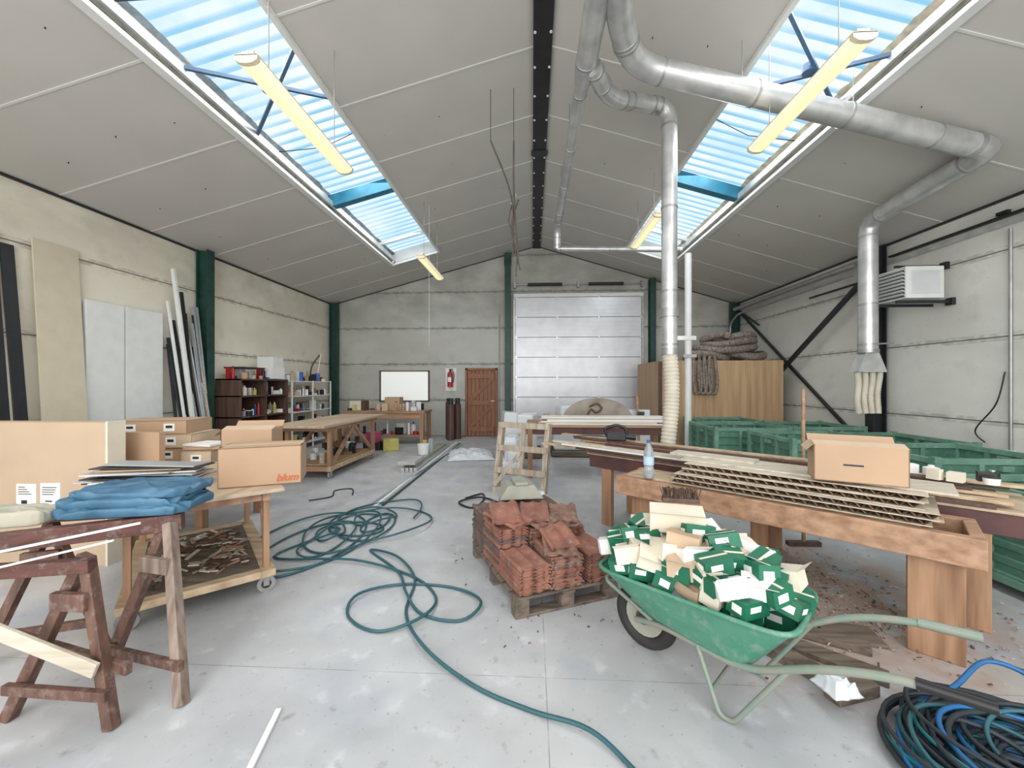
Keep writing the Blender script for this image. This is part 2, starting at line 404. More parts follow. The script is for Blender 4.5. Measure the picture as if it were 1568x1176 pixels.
b.tube(catmull([(XR-.03,5.2,1.7),(XR-.08,5.25,1.3),(XR-.06,5.5,.95),(XR-.05,5.4,.8)]),.008,M_black); b.build('wall_conduit')
b=MB(); b.cyl((-.98,YB-.03,0.02),(-.98,YB-.03,3.6),.015,M_galv2); b.build('wall_conduit')

# ------------------------------------------------------------------ sectional door
b=MB(); x0,x1=-.49,3.13; n=7; H=4.08; ph=H/n
for i in range(n):
    z0=i*ph
    b.b2(x0,x1,YB-.09,YB-.05,z0+.008,z0+ph-.008,M_doorw)
    for k in range(1,5):
        zz=z0+k*ph/5; b.b2(x0,x1,YB-.096,YB-.09,zz-.018,zz+.018,M_doorw)
    for xx in (x0+.02,x0+(x1-x0)/3,x0+2*(x1-x0)/3,x1-.02): b.box((xx,YB-.1,z0+ph),(.05,.014,.09),M_galv)
b.b2(x0,x1,YB-.052,YB-.045,0,H,M_grid)
b.b2(x0-.07,x0-.005,YB-.12,YB-.01,0,H+.1,M_galv2); b.b2(x1+.005,x1+.07,YB-.12,YB-.01,0,H+.1,M_galv2)
b.b2(x0-.05,x1+.05,YB-.14,YB-.02,H,H+.1,M_white)
b.cyl((x0,YB-.15,H+.36),(x1,YB-.15,H+.36),.018,M_galv2)
for xa in (x0+.35,x0+2.1): b.tube([(xa,YB-.15,H+.36),(xa+1.0,YB-.15,H+.36)],.045,M_black)
for xa in (x0-.02,(x0+x1)/2,x1+.02): b.box((xa,YB-.1,H+.36),(.05,.14,.18),M_galv2)
b.build('door_1_sectional')
b=MB(); dx0,dx1,dz=-1.98,-1.03,2.02; yy=YB-.03
for a,c in ((dx0,dx0+.06),(dx1-.06,dx1)): b.b2(a,c,yy-.06,YB-.002,0,dz,M_door)
b.b2(dx0,dx1,yy-.06,YB-.002,dz-.06,dz,M_door)
w=(dx1-dx0-.12)/7
for i in range(7): b.b2(dx0+.06+i*w+.006,dx0+.06+(i+1)*w-.006,yy-.02,yy+.02,.02,dz-.06,M_door)
for zz in (.22,1.0,1.78): b.b2(dx0+.08,dx1-.08,yy-.05,yy-.02,zz-.07,zz+.07,M_door)
b.beam((dx0+.14,yy-.034,.29),(dx1-.14,yy-.034,.93),.03,.1,M_door); b.beam((dx0+.14,yy-.034,1.07),(dx1-.14,yy-.034,1.71),.03,.1,M_door)
b.box((dx1-.13,yy-.06,1.05),(.12,.03,.025),M_galv2)
b.build('door_2_wooden',.004)
b=MB(); b.b2(-4.53,-3.1,YB-.03,YB-.02,1.06,1.92,M_wingl)
for a,c,e,f in ((-4.57,-3.06,1.92,1.95),(-4.57,-3.06,1.03,1.06),(-4.57,-4.53,1.03,1.95),(-3.1,-3.06,1.03,1.95)): b.b2(a,c,YB-.05,YB-.005,e,f,M_brown)
b.build('window_1')
b=MB(); x=-2.42; y=YB-.13
b.b2(x-.16,x+.16,YB-.02,YB-.004,1.35,2.02,M_paper)
b.cyl((x,y,1.46),(x,y,1.86),.08,M_redp); b.cyl((x,y,1.86),(x,y,1.92),.08,M_redp,.03); b.cyl((x,y,1.92),(x,y,1.97),.025,M_black)
b.box((x+.03,y,1.98),(.12,.03,.03),M_black); b.tube(catmull([(x+.03,y-.02,1.95),(x+.12,y-.03,1.85),(x+.1,y-.05,1.6)]),.012,M_black)
b.box((x,y-.078,1.68),(.1,.012,.14),M_paper)
b.build('fire_extinguisher')

# ------------------------------------------------------------------ lamps
def lamp(name,x,y0,y1,z):
    b=MB()
    b.b2(x-.045,x+.045,y0+.02,y1-.02,z+.02,z+.06,M_lampbody)
    prof=[(-.085,.02),(-.08,-.015),(-.045,-.035),(0,-.04),(.045,-.035),(.08,-.015),(.085,.02)]
    for k in range(6):
        p,q=prof[k],prof[k+1]
        b.add([(x+p[0],y0+.03,z+p[1]),(x+p[0],y1-.03,z+p[1]),(x+q[0],y1-.03,z+q[1]),(x+q[0],y0+.03,z+q[1])],[(0,1,2,3)],M_lens if k in (2,3) else M_lens2)
    b.b2(x-.085,x+.085,y0,y1,z+.015,z+.025,M_lampbody)
    for yy in (y0,y1-.03): b.add([(x+p[0]*1.04,yy+k,z+p[1]*1.05) for k in (0,.035) for p in prof],[tuple(range(7)),tuple(range(13,6,-1))]+[(i,i+1,8+i,7+i) for i in range(6)],M_lampbody)
    for yy in (y0+.25,y1-.25): b.cyl((x,yy,z+.06),(x,yy,cz(x)-.002 if not(SL0<x<SL1 or SR0<x<SR1) else cz(x)+.3),.004,M_galv2,n=6)
    b.build(name)
lamp('fluorescent_lamp',-2.06,2.75,4.28,3.9)
lamp('fluorescent_lamp',-2.06,7.2,8.75,3.9)
lamp('fluorescent_lamp',2.37,2.95,4.35,4.04)
lamp('fluorescent_lamp',2.0,6.4,7.9,4.24)

# ------------------------------------------------------------------ ducts
def duct(b,pts,r,rad=.25,m=None):
    m=m or M_galv; P=fillet(pts,rad,7); b.tube(P,r,m,n=24)
    pts=[Vector(p) for p in pts]
    for i in range(len(pts)-1):
        a,c=pts[i],pts[i+1]; L=(c-a).length; t=(c-a).normalized()
        k=rad if i>0 else 0.05; e=rad if i<len(pts)-2 else .05
        s_=[k+.02,L-e-.02]
        q=k+1.0
        while q<L-e-.4: s_.append(q); q+=1.0
        for d in s_:
            if 0<d<L: b.cyl(a+t*(d-.012),a+t*(d+.012),r+.006,M_galv2,n=24)
b=MB()
duct(b,[(.55,.6,4.72),(.53,4.0,4.72)],.105)
b.cyl((.53,4.0,4.72),(.52,4.3,4.72),.105,M_galv,.075,n=24)
duct(b,[(.52,4.3,4.72),(.50,8.0,4.72),(.5,8.1,4.3)],.07,.2)
duct(b,[(.5,8.1,4.3),(2.95,8.0,4.2)],.05,.1)
for yy in (2.2,5.6,7.2): b.cyl((.52,yy,4.78),(.52,yy,cz(.52)-.002),.006,M_galv2,n=6)
duct(b,[(.66,3.1,4.72),(.74,3.45,4.72),(.98,3.95,4.68),(4.72,4.45,4.06)],.115,.28)
duct(b,[(4.6,4.434,4.08),(4.85,4.467,4.04),(4.85,6.0,3.9),(4.85,6.0,2.05)],.115,.2)
for q in (.3,.62): 
    p=Vector((.98,3.95,4.68)).lerp(Vector((4.72,4.45,4.06)),q); b.cyl((p.x,p.y,p.z+.1),(p.x,p.y,cz(p.x)-.002 if not SR0<p.x<SR1 else cz(p.x)+.3),.004,M_galv2,n=6)
b.cyl((4.85,6.0,2.05),(4.85,6.0,2.0),.125,M_galv2,n=24)
b.add([(4.85+x,6.0+y,z) for (s_,z) in ((.09,2.0),(.2,1.72)) for x,y in ((-s_,-.08),(s_,-.08),(s_,.08),(-s_,.08))],[(0,1,5,4),(1,2,6,5),(2,3,7,6),(3,0,4,7),(4,5,6,7),(3,2,1,0)],M_galv)
for i in range(4):
    x=4.85-.15+i*.1; P=[(x+.012*math.sin(k*.2+i*.4)+.0012*k*(i-1.5)*-.4,6.0,1.72-k*.018) for k in range(34)]
    b.tube(P,.04,M_hosebeige,n=12,rf=lambda t:.038+.005*math.sin(t*34*math.pi))
b.cyl((4.75,6.0,2.12),(5.2,6.0,2.14),.012,M_galv2)
duct(b,[(.6,3.98,4.7),(.85,4.45,4.72),(1.3,4.75,4.86),(1.64,4.85,4.86),(1.64,4.85,1.95)],.09,.2)
P=[(1.64+.03*math.sin(k*.05),4.85,1.95-k*.015) for k in range(90)]
b.tube(P,.09,M_hosebeige,n=20,rf=lambda t:.085+.008*math.sin(t*90*math.pi*.66))
b.cyl((1.64,4.85,1.98),(1.64,4.85,1.9),.1,M_galv2,n=24)
b.cyl((1.64,4.85,2.45),(1.64,4.85,2.35),.11,M_galv2,n=24)
b.box((1.8,4.85,2.1),(.3,.03,.05),M_galv2)
b.build('extraction_ductwork')
b=MB(); b.cyl((3.07,8.0,0),(3.07,8.0,4.12),.065,M_white); b.box((3.07,7.92,2.1),(.25,.04,.06),M_galv2); b.build('white_down_pipe')

b=MB()
for p in ([(-.55,5.2,4.75),(-.3,5.6,4.2),(-.28,5.7,3.4)],[(-.25,5.3,4.8),(-.26,5.6,4.2),(-.2,5.7,3.3)],[(-.3,5.7,4.25),(-.22,5.75,3.6),(-.24,5.7,3.1)],[(-.2,5.7,4.2),(-.3,5.7,3.8),(-.18,5.75,3.2)],[(-.27,5.68,4.2),(-.34,5.7,3.9),(-.26,5.7,3.7)]):
    b.tube(catmull(p),.011,M_cord,n=6)
for p in ((-.55,5.2,4.75),(-.25,5.3,4.8)): b.cyl(p,(p[0],p[1],cz(p[0])-.002),.004,M_dark,n=6)
b.cyl((-.3,5.65,4.1),(-.24,5.65,4.25),.03,M_conc)
b.build('hanging_cable_bundle')
b=MB(); b.cyl((-2.0,7.6,cz(-2)-.002),(-2.0,7.6,2.3),.003,M_white,n=6); b.build('pull_cord')

# heater
b=MB(); 
b.b2(5.16,5.66,5.76,6.2,2.74,3.18,M_white)
for i in range(8): b.box((5.14,5.98,2.79+i*.05),(.05,.42,.008),M_white,(0,.6,0))
b.b2(5.145,5.16,5.78,6.18,2.76,3.16,M_grid)
b.b2(5.22,5.6,5.752,5.76,2.8,3.12,M_doorw)
b.b2(5.1,XR-.005,5.82,5.86,2.68,2.72,M_dark); b.b2(5.1,XR-.005,6.1,6.14,2.68,2.72,M_dark); b.b2(5.15,XR-.005,5.9,5.94,3.2,3.23,M_dark)
b.box((XR-.03,5.84,2.7),(.05,.1,.1),M_dark); b.box((XR-.03,5.92,3.22),(.05,.1,.1),M_dark)
b.build('unit_heater',.006)

# ------------------------------------------------------------------ left wall goods
def leaning(name,y0,y1,h,xb,m,t=.02,xt=None):
    b=MB(); xt=xt if xt is not None else XL+.03
    vs=[(x+k,y,z) for (x,z) in ((xb,0),(xt,h)) for y in (y0,y1) for k in (0,t)]
    b.add(vs,[(0,1,3,2),(4,6,7,5),(0,4,5,1),(2,3,7,6),(0,2,6,4),(1,5,7,3)],m); return b.build(name)
leaning('dark_board',4.02,4.12,3.3,-5.72,M_dark); leaning('dark_board',4.16,4.28,3.15,-5.72,M_dark)
leaning('mdf_panel',4.45,4.93,3.3,-5.8,M_mdf)
b=MB()
for y0,y1 in ((4.98,5.48),(5.5,6.08)): b.b2(-5.98,-5.93,y0,y1,.9,2.68,M_white)
b.b2(-6.0,-5.98,5.0,6.06,0,2.6,M_white); b.build('white_door_panels',.003)
b=MB()
for i in range(28):
    y=6.16+R.random()*.52; h=R.choice([2.2,2.4,2.6,2.75,2.3,2.9]); w=R.uniform(.025,.055)
    m=R.choice([M_dark,M_white,M_alu,M_dark,M_brown,M_pale,M_alu,M_black,M_dark])
    b.beam((-5.45-R.random()*.25,y,0),(-5.93+R.random()*.03,y-.04+R.random()*.08,h),w,.03,m)
b.beam((-5.5,6.3,0),(-5.92,6.25,3.45),.06,.04,M_white); b.beam((-5.6,6.45,0),(-5.92,6.4,3.1),.04,.04,M_black)
b.build('leaning_profile_bundle')

PAL=[M_card,M_white,M_black,M_paper,M_redp,M_galv,M_cream,M_blueb,M_brown,M_yel,M_alu,M_dark,M_white,M_dark,M_card2]
def clutter(b,x0,x1,y0,y1,z,n,hmax=.25,pal=None,smin=.05,smax=.16):
    pal=pal or PAL
    placed=[]
    for _ in range(n*4):
        if len(placed)>=n: break
        s_=R.uniform(smin,smax); x=R.uniform(x0+s_/2,x1-s_/2); y=R.uniform(y0+s_/2,y1-s_/2)
        if any(abs(x-q[0])<(s_+q[2])*.55 and abs(y-q[1])<(s_+q[2])*.55 for q in placed): continue
        placed.append((x,y,s_)); h=R.uniform(.05,hmax); m=R.choice(pal); k=R.random()
        if k<.45: b.box((x,y,z+h/2),(s_,s_*R.uniform(.6,1),h),m,(0,0,R.uniform(-.5,.5)))
        elif k<.8:
            r=s_*.4; b.cyl((x,y,z),(x,y,z+h*.75),r,m,n=12); b.cyl((x,y,z+h*.75),(x,y,z+h*.85),r,m,r*.4,n=12); b.cyl((x,y,z+h*.85),(x,y,z+h),r*.4,R.choice(pal),n=10)
        else:
            b.cyl((x,y,z),(x,y,z+h*.6),s_*.45,m,s_*.5,n=14); b.cyl((x,y,z+h*.6),(x,y,z+h*.65),s_*.52,R.choice(pal),n=14)
def shelf(name,x0,x1,y0,y1,zs,H,m,t=.03,posts=False,extra=None):
    b=MB()
    if posts:
        for x in (x0+.015,x1-.015):
            for y in (y0+.015,y1-.015,(y0+y1)/2): b.b2(x-.015,x+.015,y-.015,y+.015,0,H,m)
    else:
        for y in (y0,(y0+y1)/2-t/2,y1-t): b.b2(x0,x1,y,y+t,0,H,m)
        b.b2(x0,x0+.01,y0,y1,.02,H,m)
    for z in zs: b.b2(x0,x1,y0,y1,z,z+t,m)
    ob=b.build(name,.003)
    c=MB()
    for z in zs: clutter(c,x0+.04,x1-.02,y0+.05,(y0+y1)/2-.04,z+t,11,.26); clutter(c,x0+.04,x1-.02,(y0+y1)/2+.04,y1-.05,z+t,11,.26)
    if extra: extra(c)
    c.build('contents',parent=ob)
def ex1(c):
    c.b2(-5.85,-5.5,8.1,8.55,1.66,1.9,M_paper); c.b2(-5.85,-5.5,8.15,8.5,1.9,2.13,M_white); c.b2(-5.9,-5.5,7.3,7.9,1.85,1.88,M_dark)
shelf('wooden_shelf_unit',-5.95,-5.45,7.15,8.6,[.1,.5,.9,1.3,1.62],1.65,M_brown,extra=ex1)
def ex2(c):
    c.tube(catmull([(-5.7,9.9,1.63),(-5.65,9.9,2.0),(-5.5,10.0,2.3)]),.02,M_brown); c.tube([(-5.7,10.2,1.63),(-5.6,10.25,2.35)],.015,M_white)
shelf('metal_shelf_unit',-5.95,-5.45,8.75,10.5,[.12,.5,.88,1.25,1.6],1.63,M_white,.02,True,extra=ex2)

# ------------------------------------------------------------------ tables
def caster(b,x,y,r=.05):
    b.cyl((x-.015,y,r),(x+.015,y,r),r,M_galv2,n=18); b.cyl((x-.018,y,r),(x+.018,y,r),r*.55,M_dark,n=12)
    b.b2(x-.028,x-.02,y-.02,y+.02,r*.8,2*r+.015,M_galv2); b.b2(x+.02,x+.028,y-.02,y+.02,r*.8,2*r+.015,M_galv2)
    b.b2(x-.04,x+.04,y-.04,y+.04,2*r+.01,2*r+.02,M_galv2)
b=MB(); x0,x1,y0,y1=-4.15,-3.2,5.95,8.5
b.b2(x0,x1,y0,y1,.86,.9,M_plytop)
b.b2(x0+.08,x1-.08,y0+.25,y1-.25,.79,.86,M_pine)
for x in (x0+.12,x1-.12):
    b.b2(x-.03,x+.03,y0+.35,y1-.35,.12,.2,M_pine2)
    for y in (y0+.4,y1-.4): b.b2(x-.03,x+.03,y-.04,y+.04,.2,.79,M_pinez); caster(b,x,y,.05)
    b.beam((x,y0+.45,.2),(x,(y0+y1)/2,.79),.04,.07,M_pine); b.beam((x,y1-.45,.2),(x,(y0+y1)/2,.79),.04,.07,M_pine)
b.b2(x0+.12,x1-.12,y0+.35,y0+.42,.12,.2,M_pine); b.b2(x0+.12,x1-.12,y1-.42,y1-.35,.12,.2,M_pine)
b.b2(x0+.15,x1-.15,y0+.45,y1-.45,.2,.22,M_ply)
ob=b.build('rolling_workbench',.004)
b=MB(); clutter(b,-4.0,-3.3,6.4,8.0,.22,9,.2,[M_card,M_pale,M_white,M_dark]); b.build('stored_offcuts',parent=ob)
b=MB(); x0,x1,y0,y1=-4.9,-2.75,10.0,10.75
b.b2(x0,x1,y0,y1,.8,.86,M_pine)
for x in (x0+.08,x1-.08):
    for y in (y0+.06,y1-.06): b.b2(x-.05,x+.05,y-.05,y+.05,0,.8,M_pinez)
b.b2(x0+.05,x1-.05,y0+.02,y0+.06,.65,.8,M_pine); b.b2(x0+.05,x1-.05,y0+.05,y1-.05,.2,.23,M_pine)
ob=b.build('back_workbench',.004)
b=MB(); clutter(b,-4.85,-2.8,10.03,10.7,.86,34,.3); b.b2(-3.9,-3.5,10.3,10.6,.861,1.2,M_card); b.b2(-4.8,-4.4,10.2,10.6,.861,1.1,M_cream)
clutter(b,-4.7,-2.9,10.1,10.6,.23,14,.35,smax=.25); b.build('bench_clutter',parent=ob)
b=MB(); 
for x,y in ((-2.35,11.1),(-2.12,11.15),(-2.25,10.85)): b.cyl((x,y,0),(x,y,.95+R.random()*.2),.1,M_brown,n=14); b.cyl((x,y,.9),(x,y,1.15),.07,M_dark,n=14)
b.build('paper_rolls')
b=MB(); b.cyl((-3.5,9.3,.0),(-3.5,9.3,.2),.18,M_black); b.box((-3.3,9.1,.14),(.35,.25,.28),M_yel,(0,0,.4)); b.box((-3.75,9.2,.3),(.3,.2,.25),M_pink,(0,0,-.3)); b.box((-3.75,9.2,.09),(.4,.3,.18),M_dark); b.build('vacuum_and_bags',.02)
b=MB(); clutter(b,-5.2,-4.4,8.7,9.9,0,12,.5,[M_card,M_dark,M_brown,M_white,M_black],.12,.3); b.build('floor_clutter')
b=MB()
for i in range(4): b.b2(-2.32+i*.075,-2.26+i*.075,6.9,9.7,0,.07,M_alu)
for i in range(3): b.b2(-2.3+i*.08,-2.24+i*.08,7.05,9.5,.071,.13,M_conc)
b.b2(-2.36,-2.06,6.85,7.4,.131,.19,M_galv)
ob=b.build('profile_bundle')
b=MB(); b.cyl((-2.2,7.9,.131),(-2.2,7.9,.34),.1,M_white,.12); b.cyl((-2.15,8.3,.131),(-2.15,8.3,.4),.05,M_clear); b.cyl((-2.28,8.3,.131),(-2.28,8.3,.36),.05,M_yel); b.build('bucket',parent=ob)
b=MB()
b.beam((-1.98,4.9,.012),(-2.0,10.4,.012),.04,.022,M_white); b.beam((-1.9,4.95,.012),(-1.88,10.2,.012),.03,.022,M_green); b.beam((-2.07,4.9,.012),(-1.8,10.0,.034),.03,.02,M_alu)
b.build('floor_trim_lengths')
b=MB(); b.beam((-1.2,1.82,.008),(-1.05,1.2,.008),.025,.014,M_white); b.build('white_edge_strip')

def crumple(name,c,sx,sy,h,m,rot=0,n=40,seed=0,thick=.004,freq=5):
    b=MB(); b.M=Matrix.Translation(c)@Matrix.Rotation(rot,4,'Z')
    def f(u,v):
        x=(u-.5)*sx; y=(v-.5)*sy
        e=min(u,1-u,v,1-v)*6; e=min(1,e)
        ang=math.atan2(v-.5,u-.5); k=1+.12*noise.noise(Vector((math.cos(ang)*2,math.sin(ang)*2,seed)))
        nn=noise.noise(Vector((x*freq,y*freq,seed)))*.5+.5
        rd=1-abs(noise.noise(Vector((x*freq*1.7,y*freq*1.7,seed+5))))*2
        return (x*k,y*k,.004+h*(.25+.75*e)*(nn*.6+.4*max(0,rd))*(.3+.7*e)+.003)
    b.grid(f,n,n,m); return b.build(name,thick=thick)
def bundle(name,c,sx,sy,h,m,rot=0,seed=0,layers=3,wr=.012,bulge=1.0):
    b=MB(); b.M=Matrix.Translation(c)@Matrix.Rotation(rot,4,'Z')
    for L in range(layers):
        lh=h/layers; z0=lh*L; kx=sx*(1-.05*L); ky=sy*(1-.05*L); ox=.025*math.sin(L*2.1+seed); oy=.02*math.cos(L*1.7+seed)
        rz=.12*math.sin(L*3.3+seed); cr,sr=math.cos(rz),math.sin(rz)
        def f(u,v):
            a=2*math.pi*u; ph=(v-.5)*math.pi
            cu,su=math.cos(a),math.sin(a); q=.35
            X=math.copysign(abs(cu)**q,cu); Y=math.copysign(abs(su)**q,su)
            r=math.cos(ph)**.3 if abs(v-.5)<.499 else 0
            x=X*r*kx/2*(1+.09*noise.noise(Vector((cu*2,su*2,seed+L)))); y=Y*r*ky/2*(1+.14*noise.noise(Vector((cu*2,su*2,seed+L+9))))
            s_=math.sin(ph); z=lh*(.5+.56*bulge*math.copysign(abs(s_)**.5,s_))
            if v>.42:
                n1=1-abs(noise.noise(Vector((x*6+y*9,y*13-x*3,seed+L*3))))*3
                n2=1-abs(noise.noise(Vector((x*15-y*8,y*22,seed+7+L))))*3
                z+=wr*(max(n1,-.6)+.5*max(n2,-.6))
            x,y=x*cr-y*sr,x*sr+y*cr
            return (x+ox,y+oy,z0+max(z,0))
        b.grid(f,110,34,m)
    return b.build(name)
crumple('plastic_sheet',(-1.35,8.6,.0),.95,1.3,.12,M_plastic,.2,40,3)

# ------------------------------------------------------------------ near rolling cart (left)
A=Vector((-1.98,2.86,0)); ang=math.atan2(3.78-2.86,-2.82+1.98)
MC=Matrix.Translation(A)@Matrix.Rotation(ang,4,'Z')
b=MB(); b.M=MC
b.b2(-.12,1.42,-.1,.85,.76,.785,M_plytop)
b.b2(-.05,1.3,-.02,.03,.69,.76,M_pine); b.b2(-.05,1.3,.72,.77,.69,.76,M_pine); b.b2(-.02,.03,.03,.72,.69,.76,M_pine); b.b2(1.22,1.27,.03,.72,.69,.76,M_pine)
for x in (.02,1.22):
    for y in (.0,.75):
        b.b2(x-.025,x+.025,y-.02,y+.02,.17,.69,M_pinez); caster(b,x,y,.06)
b.beam((.05,.0,.2),(.3,.0,.7),.02,.05,M_pine); b.beam((.08,.75,.2),(.3,.75,.7),.02,.05,M_pine)
b.b2(-.08,1.3,-.05,.04,.14,.19,M_pine2); b.b2(-.08,1.3,.71,.8,.14,.19,M_pine2); b.b2(-.08,0,.04,.71,.14,.19,M_pine2); b.b2(1.2,1.28,.04,.71,.14,.19,M_pine2)
b.b2(-.02,1.22,.04,.71,.165,.185,M_oldwood)
ob=b.build('rolling_cart',.004)
b=MB(); b.M=MC
for _ in range(150):
    x=R.uniform(.1,1.1); y=R.uniform(.1,.65); h=.01+.09*math.exp(-((x-.55)**2+(y-.35)**2)*9)
    b.box((x,y,.187+R.random()*h+.005),(R.uniform(.02,.14),R.uniform(.008,.04),.008),R.choice([M_rust,M_chip,M_pale,M_brown,M_conc]),(R.uniform(-.3,.3),R.uniform(-.3,.3),R.uniform(0,3)))
b.build('wood_scraps',parent=ob)

def carton(name,c,d,rot,m=M_card,flaps=True,labels=None,txt=None):
    b=MB(); M=Matrix.Translation(c)@Matrix.Rotation(rot,4,'Z'); b.M=M
    w,l,h=d; t=.006
    b.b2(-w/2,w/2,-l/2,-l/2+t,0,h,m); b.b2(-w/2,w/2,l/2-t,l/2,0,h,m); b.b2(-w/2,-w/2+t,-l/2,l/2,0,h,m); b.b2(w/2-t,w/2,-l/2,l/2,0,h,m)
    b.b2(-w/2,w/2,-l/2,l/2,0,t,m)
    if flaps:
        f=l*.42
        b.add([(-w/2,-l/2,h),(w/2,-l/2,h),(w/2,-l/2+f*.9,h+f*.2),(-w/2,-l/2+f*.9,h+f*.2)],[(0,1,2,3)],M_card2)
        b.add([(-w/2,l/2,h),(w/2,l/2,h),(w/2,l/2+f*.5,h+f*.4),(-w/2,l/2+f*.5,h+f*.4)],[(0,1,2,3)],m)
        b.add([(-w/2,-l/2,h),(-w/2,l/2,h),(-w/2-f*.4,l/2,h-f*.4),(-w/2-f*.4,-l/2,h-f*.4)],[(0,1,2,3)],M_card2)
        b.b2(-.08,.02,-l/2-.001,-l/2,h*.45,h*.5,M_dark)
    else:
        b.b2(-w/2,w/2,-l/2,-.003,h-t,h,m); b.b2(-w/2,w/2,.003,l/2,h-t,h,m); b.b2(-w/2,w/2,-.025,.025,h,h+.001,M_card2)
    for (x,z,a,e) in (labels or []):
        b.b2(x-a/2,x+a/2,-l/2-.002,-l/2,z-e/2,z+e/2,M_paper); b.b2(x-a*.3,x+a*.3,-l/2-.003,-l/2-.002,z-e*.1,z+e*.25,M_dark)
    ob=b.build(name,.0)
    if txt:
        cu=bpy.data.curves.new('label_text','FONT'); cu.body=txt; cu.size=.075; cu.shear=.3; cu.extrude=.0008; cu.offset=.002
        cu.materials.append(mat('orange_print',(190,98,58),.6,var=0))
        t_=bpy.data.objects.new('printed_label',cu); COL.objects.link(t_)
        t_.parent=ob
        off=M@Vector((w/2-.17,-l/2-.003,.025))-ob.location
        t_.matrix_local=Matrix.Translation(off)@Matrix.Rotation(rot,4,'Z')@Matrix.Rotation(math.pi/2,4,'X')
    return ob
carton('cardboard_box',(-2.10,3.02,.788),(.54,.32,.29),.42,M_card,False,None,'blum')
carton('cardboard_box',(-2.56,3.52,.788),(.4,.3,.36),.3,M_card,True)
b=MB(); b.M=Matrix.Translation((-2.84,2.84,.788))@Matrix.Rotation(.1,4,'Z')
pal=[M_card,M_dark,M_alu,M_dark,M_alu,M_white,M_dark,M_alu,M_paper,M_alu]
for i in range(13):
    b.box((R.uniform(-.1,.04),R.uniform(-.05,.05),.006+i*.013),(R.uniform(.5,.8),R.uniform(.16,.32),.008),pal[i%10],(R.uniform(-.01,.01),R.uniform(-.02,.02),R.uniform(-.25,.25)))
b.build('stacked_panels_and_papers')

b=MB(); x0,x1,y0,y1=-4.9,-3.25,3.75,4.7
b.b2(x0,x1,y0,y1,.7,.74,M_plytop)
for x in (x0+.06,x1-.06):
    for y in (y0+.06,y1-.06): b.b2(x-.04,x+.04,y-.04,y+.04,0,.7,M_pinez)
b.b2(x0,x1,y0+.05,y0+.09,.6,.7,M_pine); b.build('packing_bench',.004)
for i,(x,w) in enumerate(((-4.05,.75),(-4.0,.8),(-4.05,.72))): carton('shipping_carton',(x,4.15,.742+i*.142),(w,.5,.14),R.uniform(-.06,.06)+.2,M_card2 if i%2 else M_card,False,[(.2,.07,.1,.08),(-.15,.07,.1,.07)])
carton('shipping_carton',(-3.4,4.02,.742),(.3,.4,.13),.1,M_card2,False,[(0,.06,.1,.07)])
b=MB(); b.box((-3.4,4.02,.895),(.34,.3,.03),M_card,(0,0,.2)); b.box((-3.4,4.0,.925),(.32,.28,.02),M_paper,(0,0,-.1)); b.build('flat_cartons')
b=MB(); b.b2(-5.2,-3.62,3.2,3.34,0,1.22,M_card2)
b.b2(-4.22,-4.04,3.193,3.2,.48,.70,M_paper); b.b2(-4.44,-4.26,3.193,3.2,.46,.69,M_paper); b.b2(-3.625,-3.605,3.19,3.34,0,1.23,M_cream)
b.b2(-4.17,-4.11,3.19,3.193,.54,.55,M_dark); b.b2(-4.39,-4.34,3.19,3.193,.52,.55,M_dark)
for k in range(4): b.b2(-4.2,-4.1+.01*k,3.191,3.193,.6+k*.02,.606+k*.02,M_grid); b.b2(-4.42,-4.3-.02*k,3.191,3.193,.6+k*.02,.606+k*.02,M_grid)
b.build('upright_flat_carton')
b=MB(); b.b2(-3.9,-3.45,3.5,3.56,0,1.1,M_card); b.build('upright_flat_carton')

# ------------------------------------------------------------------ sawhorses (front left)
def aframe(b,apex,f1,f2,m1,m2,w=.05,h=.035,str_=True):
    a=Vector(apex); f1=Vector(f1); f2=Vector(f2)
    b.beam(a+Vector((.02,0,0)),f1,w,h,m1,up=(0,1,0)); b.beam(a-Vector((.02,-.03,0)),f2,w,h,m2,up=(0,1,0))
    if str_:
        p=a.lerp(f1,.78); q=a.lerp(f2,.78); b.beam(p+Vector((.05,-.035,0)),q-Vector((.05,.035,0)),.03,.045,m2)
        p=a.lerp(f1,.25); q=a.lerp(f2,.25); b.beam(p+Vector((.02,-.03,0)),q-Vector((.02,.03,0)),.03,.08,m1)
b=MB()
aframe(b,(-2.1,1.75,.74),(-1.89,1.69,0),(-2.42,1.71,0),M_redz,M_redz,.05,.045)
aframe(b,(-1.98,2.05,.8),(-1.69,1.83,0),(-2.25,1.97,0),M_greyz,M_redz,.05,.05)
b.beam((-1.93,2.1,.795),(-2.75,1.72,.775),.06,.09,M_red)
b.beam((-2.5,1.66,.70),(-2.04,1.74,.71),.05,.06,M_red)
b.beam((-2.5,1.62,.52),(-1.93,1.66,.28),.02,.065,M_pale)
b.beam((-2.6,1.85,.3),(-1.85,1.73,.24),.03,.05,M_redz)
b.build('wooden_sawhorse',.004)
b=MB()
b.beam((-2.6,1.5,.775),(-1.93,1.86,.865),.01,.01,M_white); b.beam((-2.6,1.42,.71),(-1.98,1.78,.81),.008,.008,M_white); b.build('thin_white_rods')
b=MB()
aframe(b,(-2.75,2.12,.76),(-2.55,2.24,0),(-3.0,2.0,0),M_redz,M_redz)
b.beam((-2.3,2.26,.8),(-3.2,2.0,.8),.12,.05,M_red); b.build('wooden_sawhorse')
bundle('folded_blue_tarp',(-2.24,2.16,.843),.64,.36,.12,M_tarp,.2,3,3,.015)
bundle('beige_sack',(-2.68,1.92,.83),.32,.18,.07,M_cloth,.2,2,1,.012)

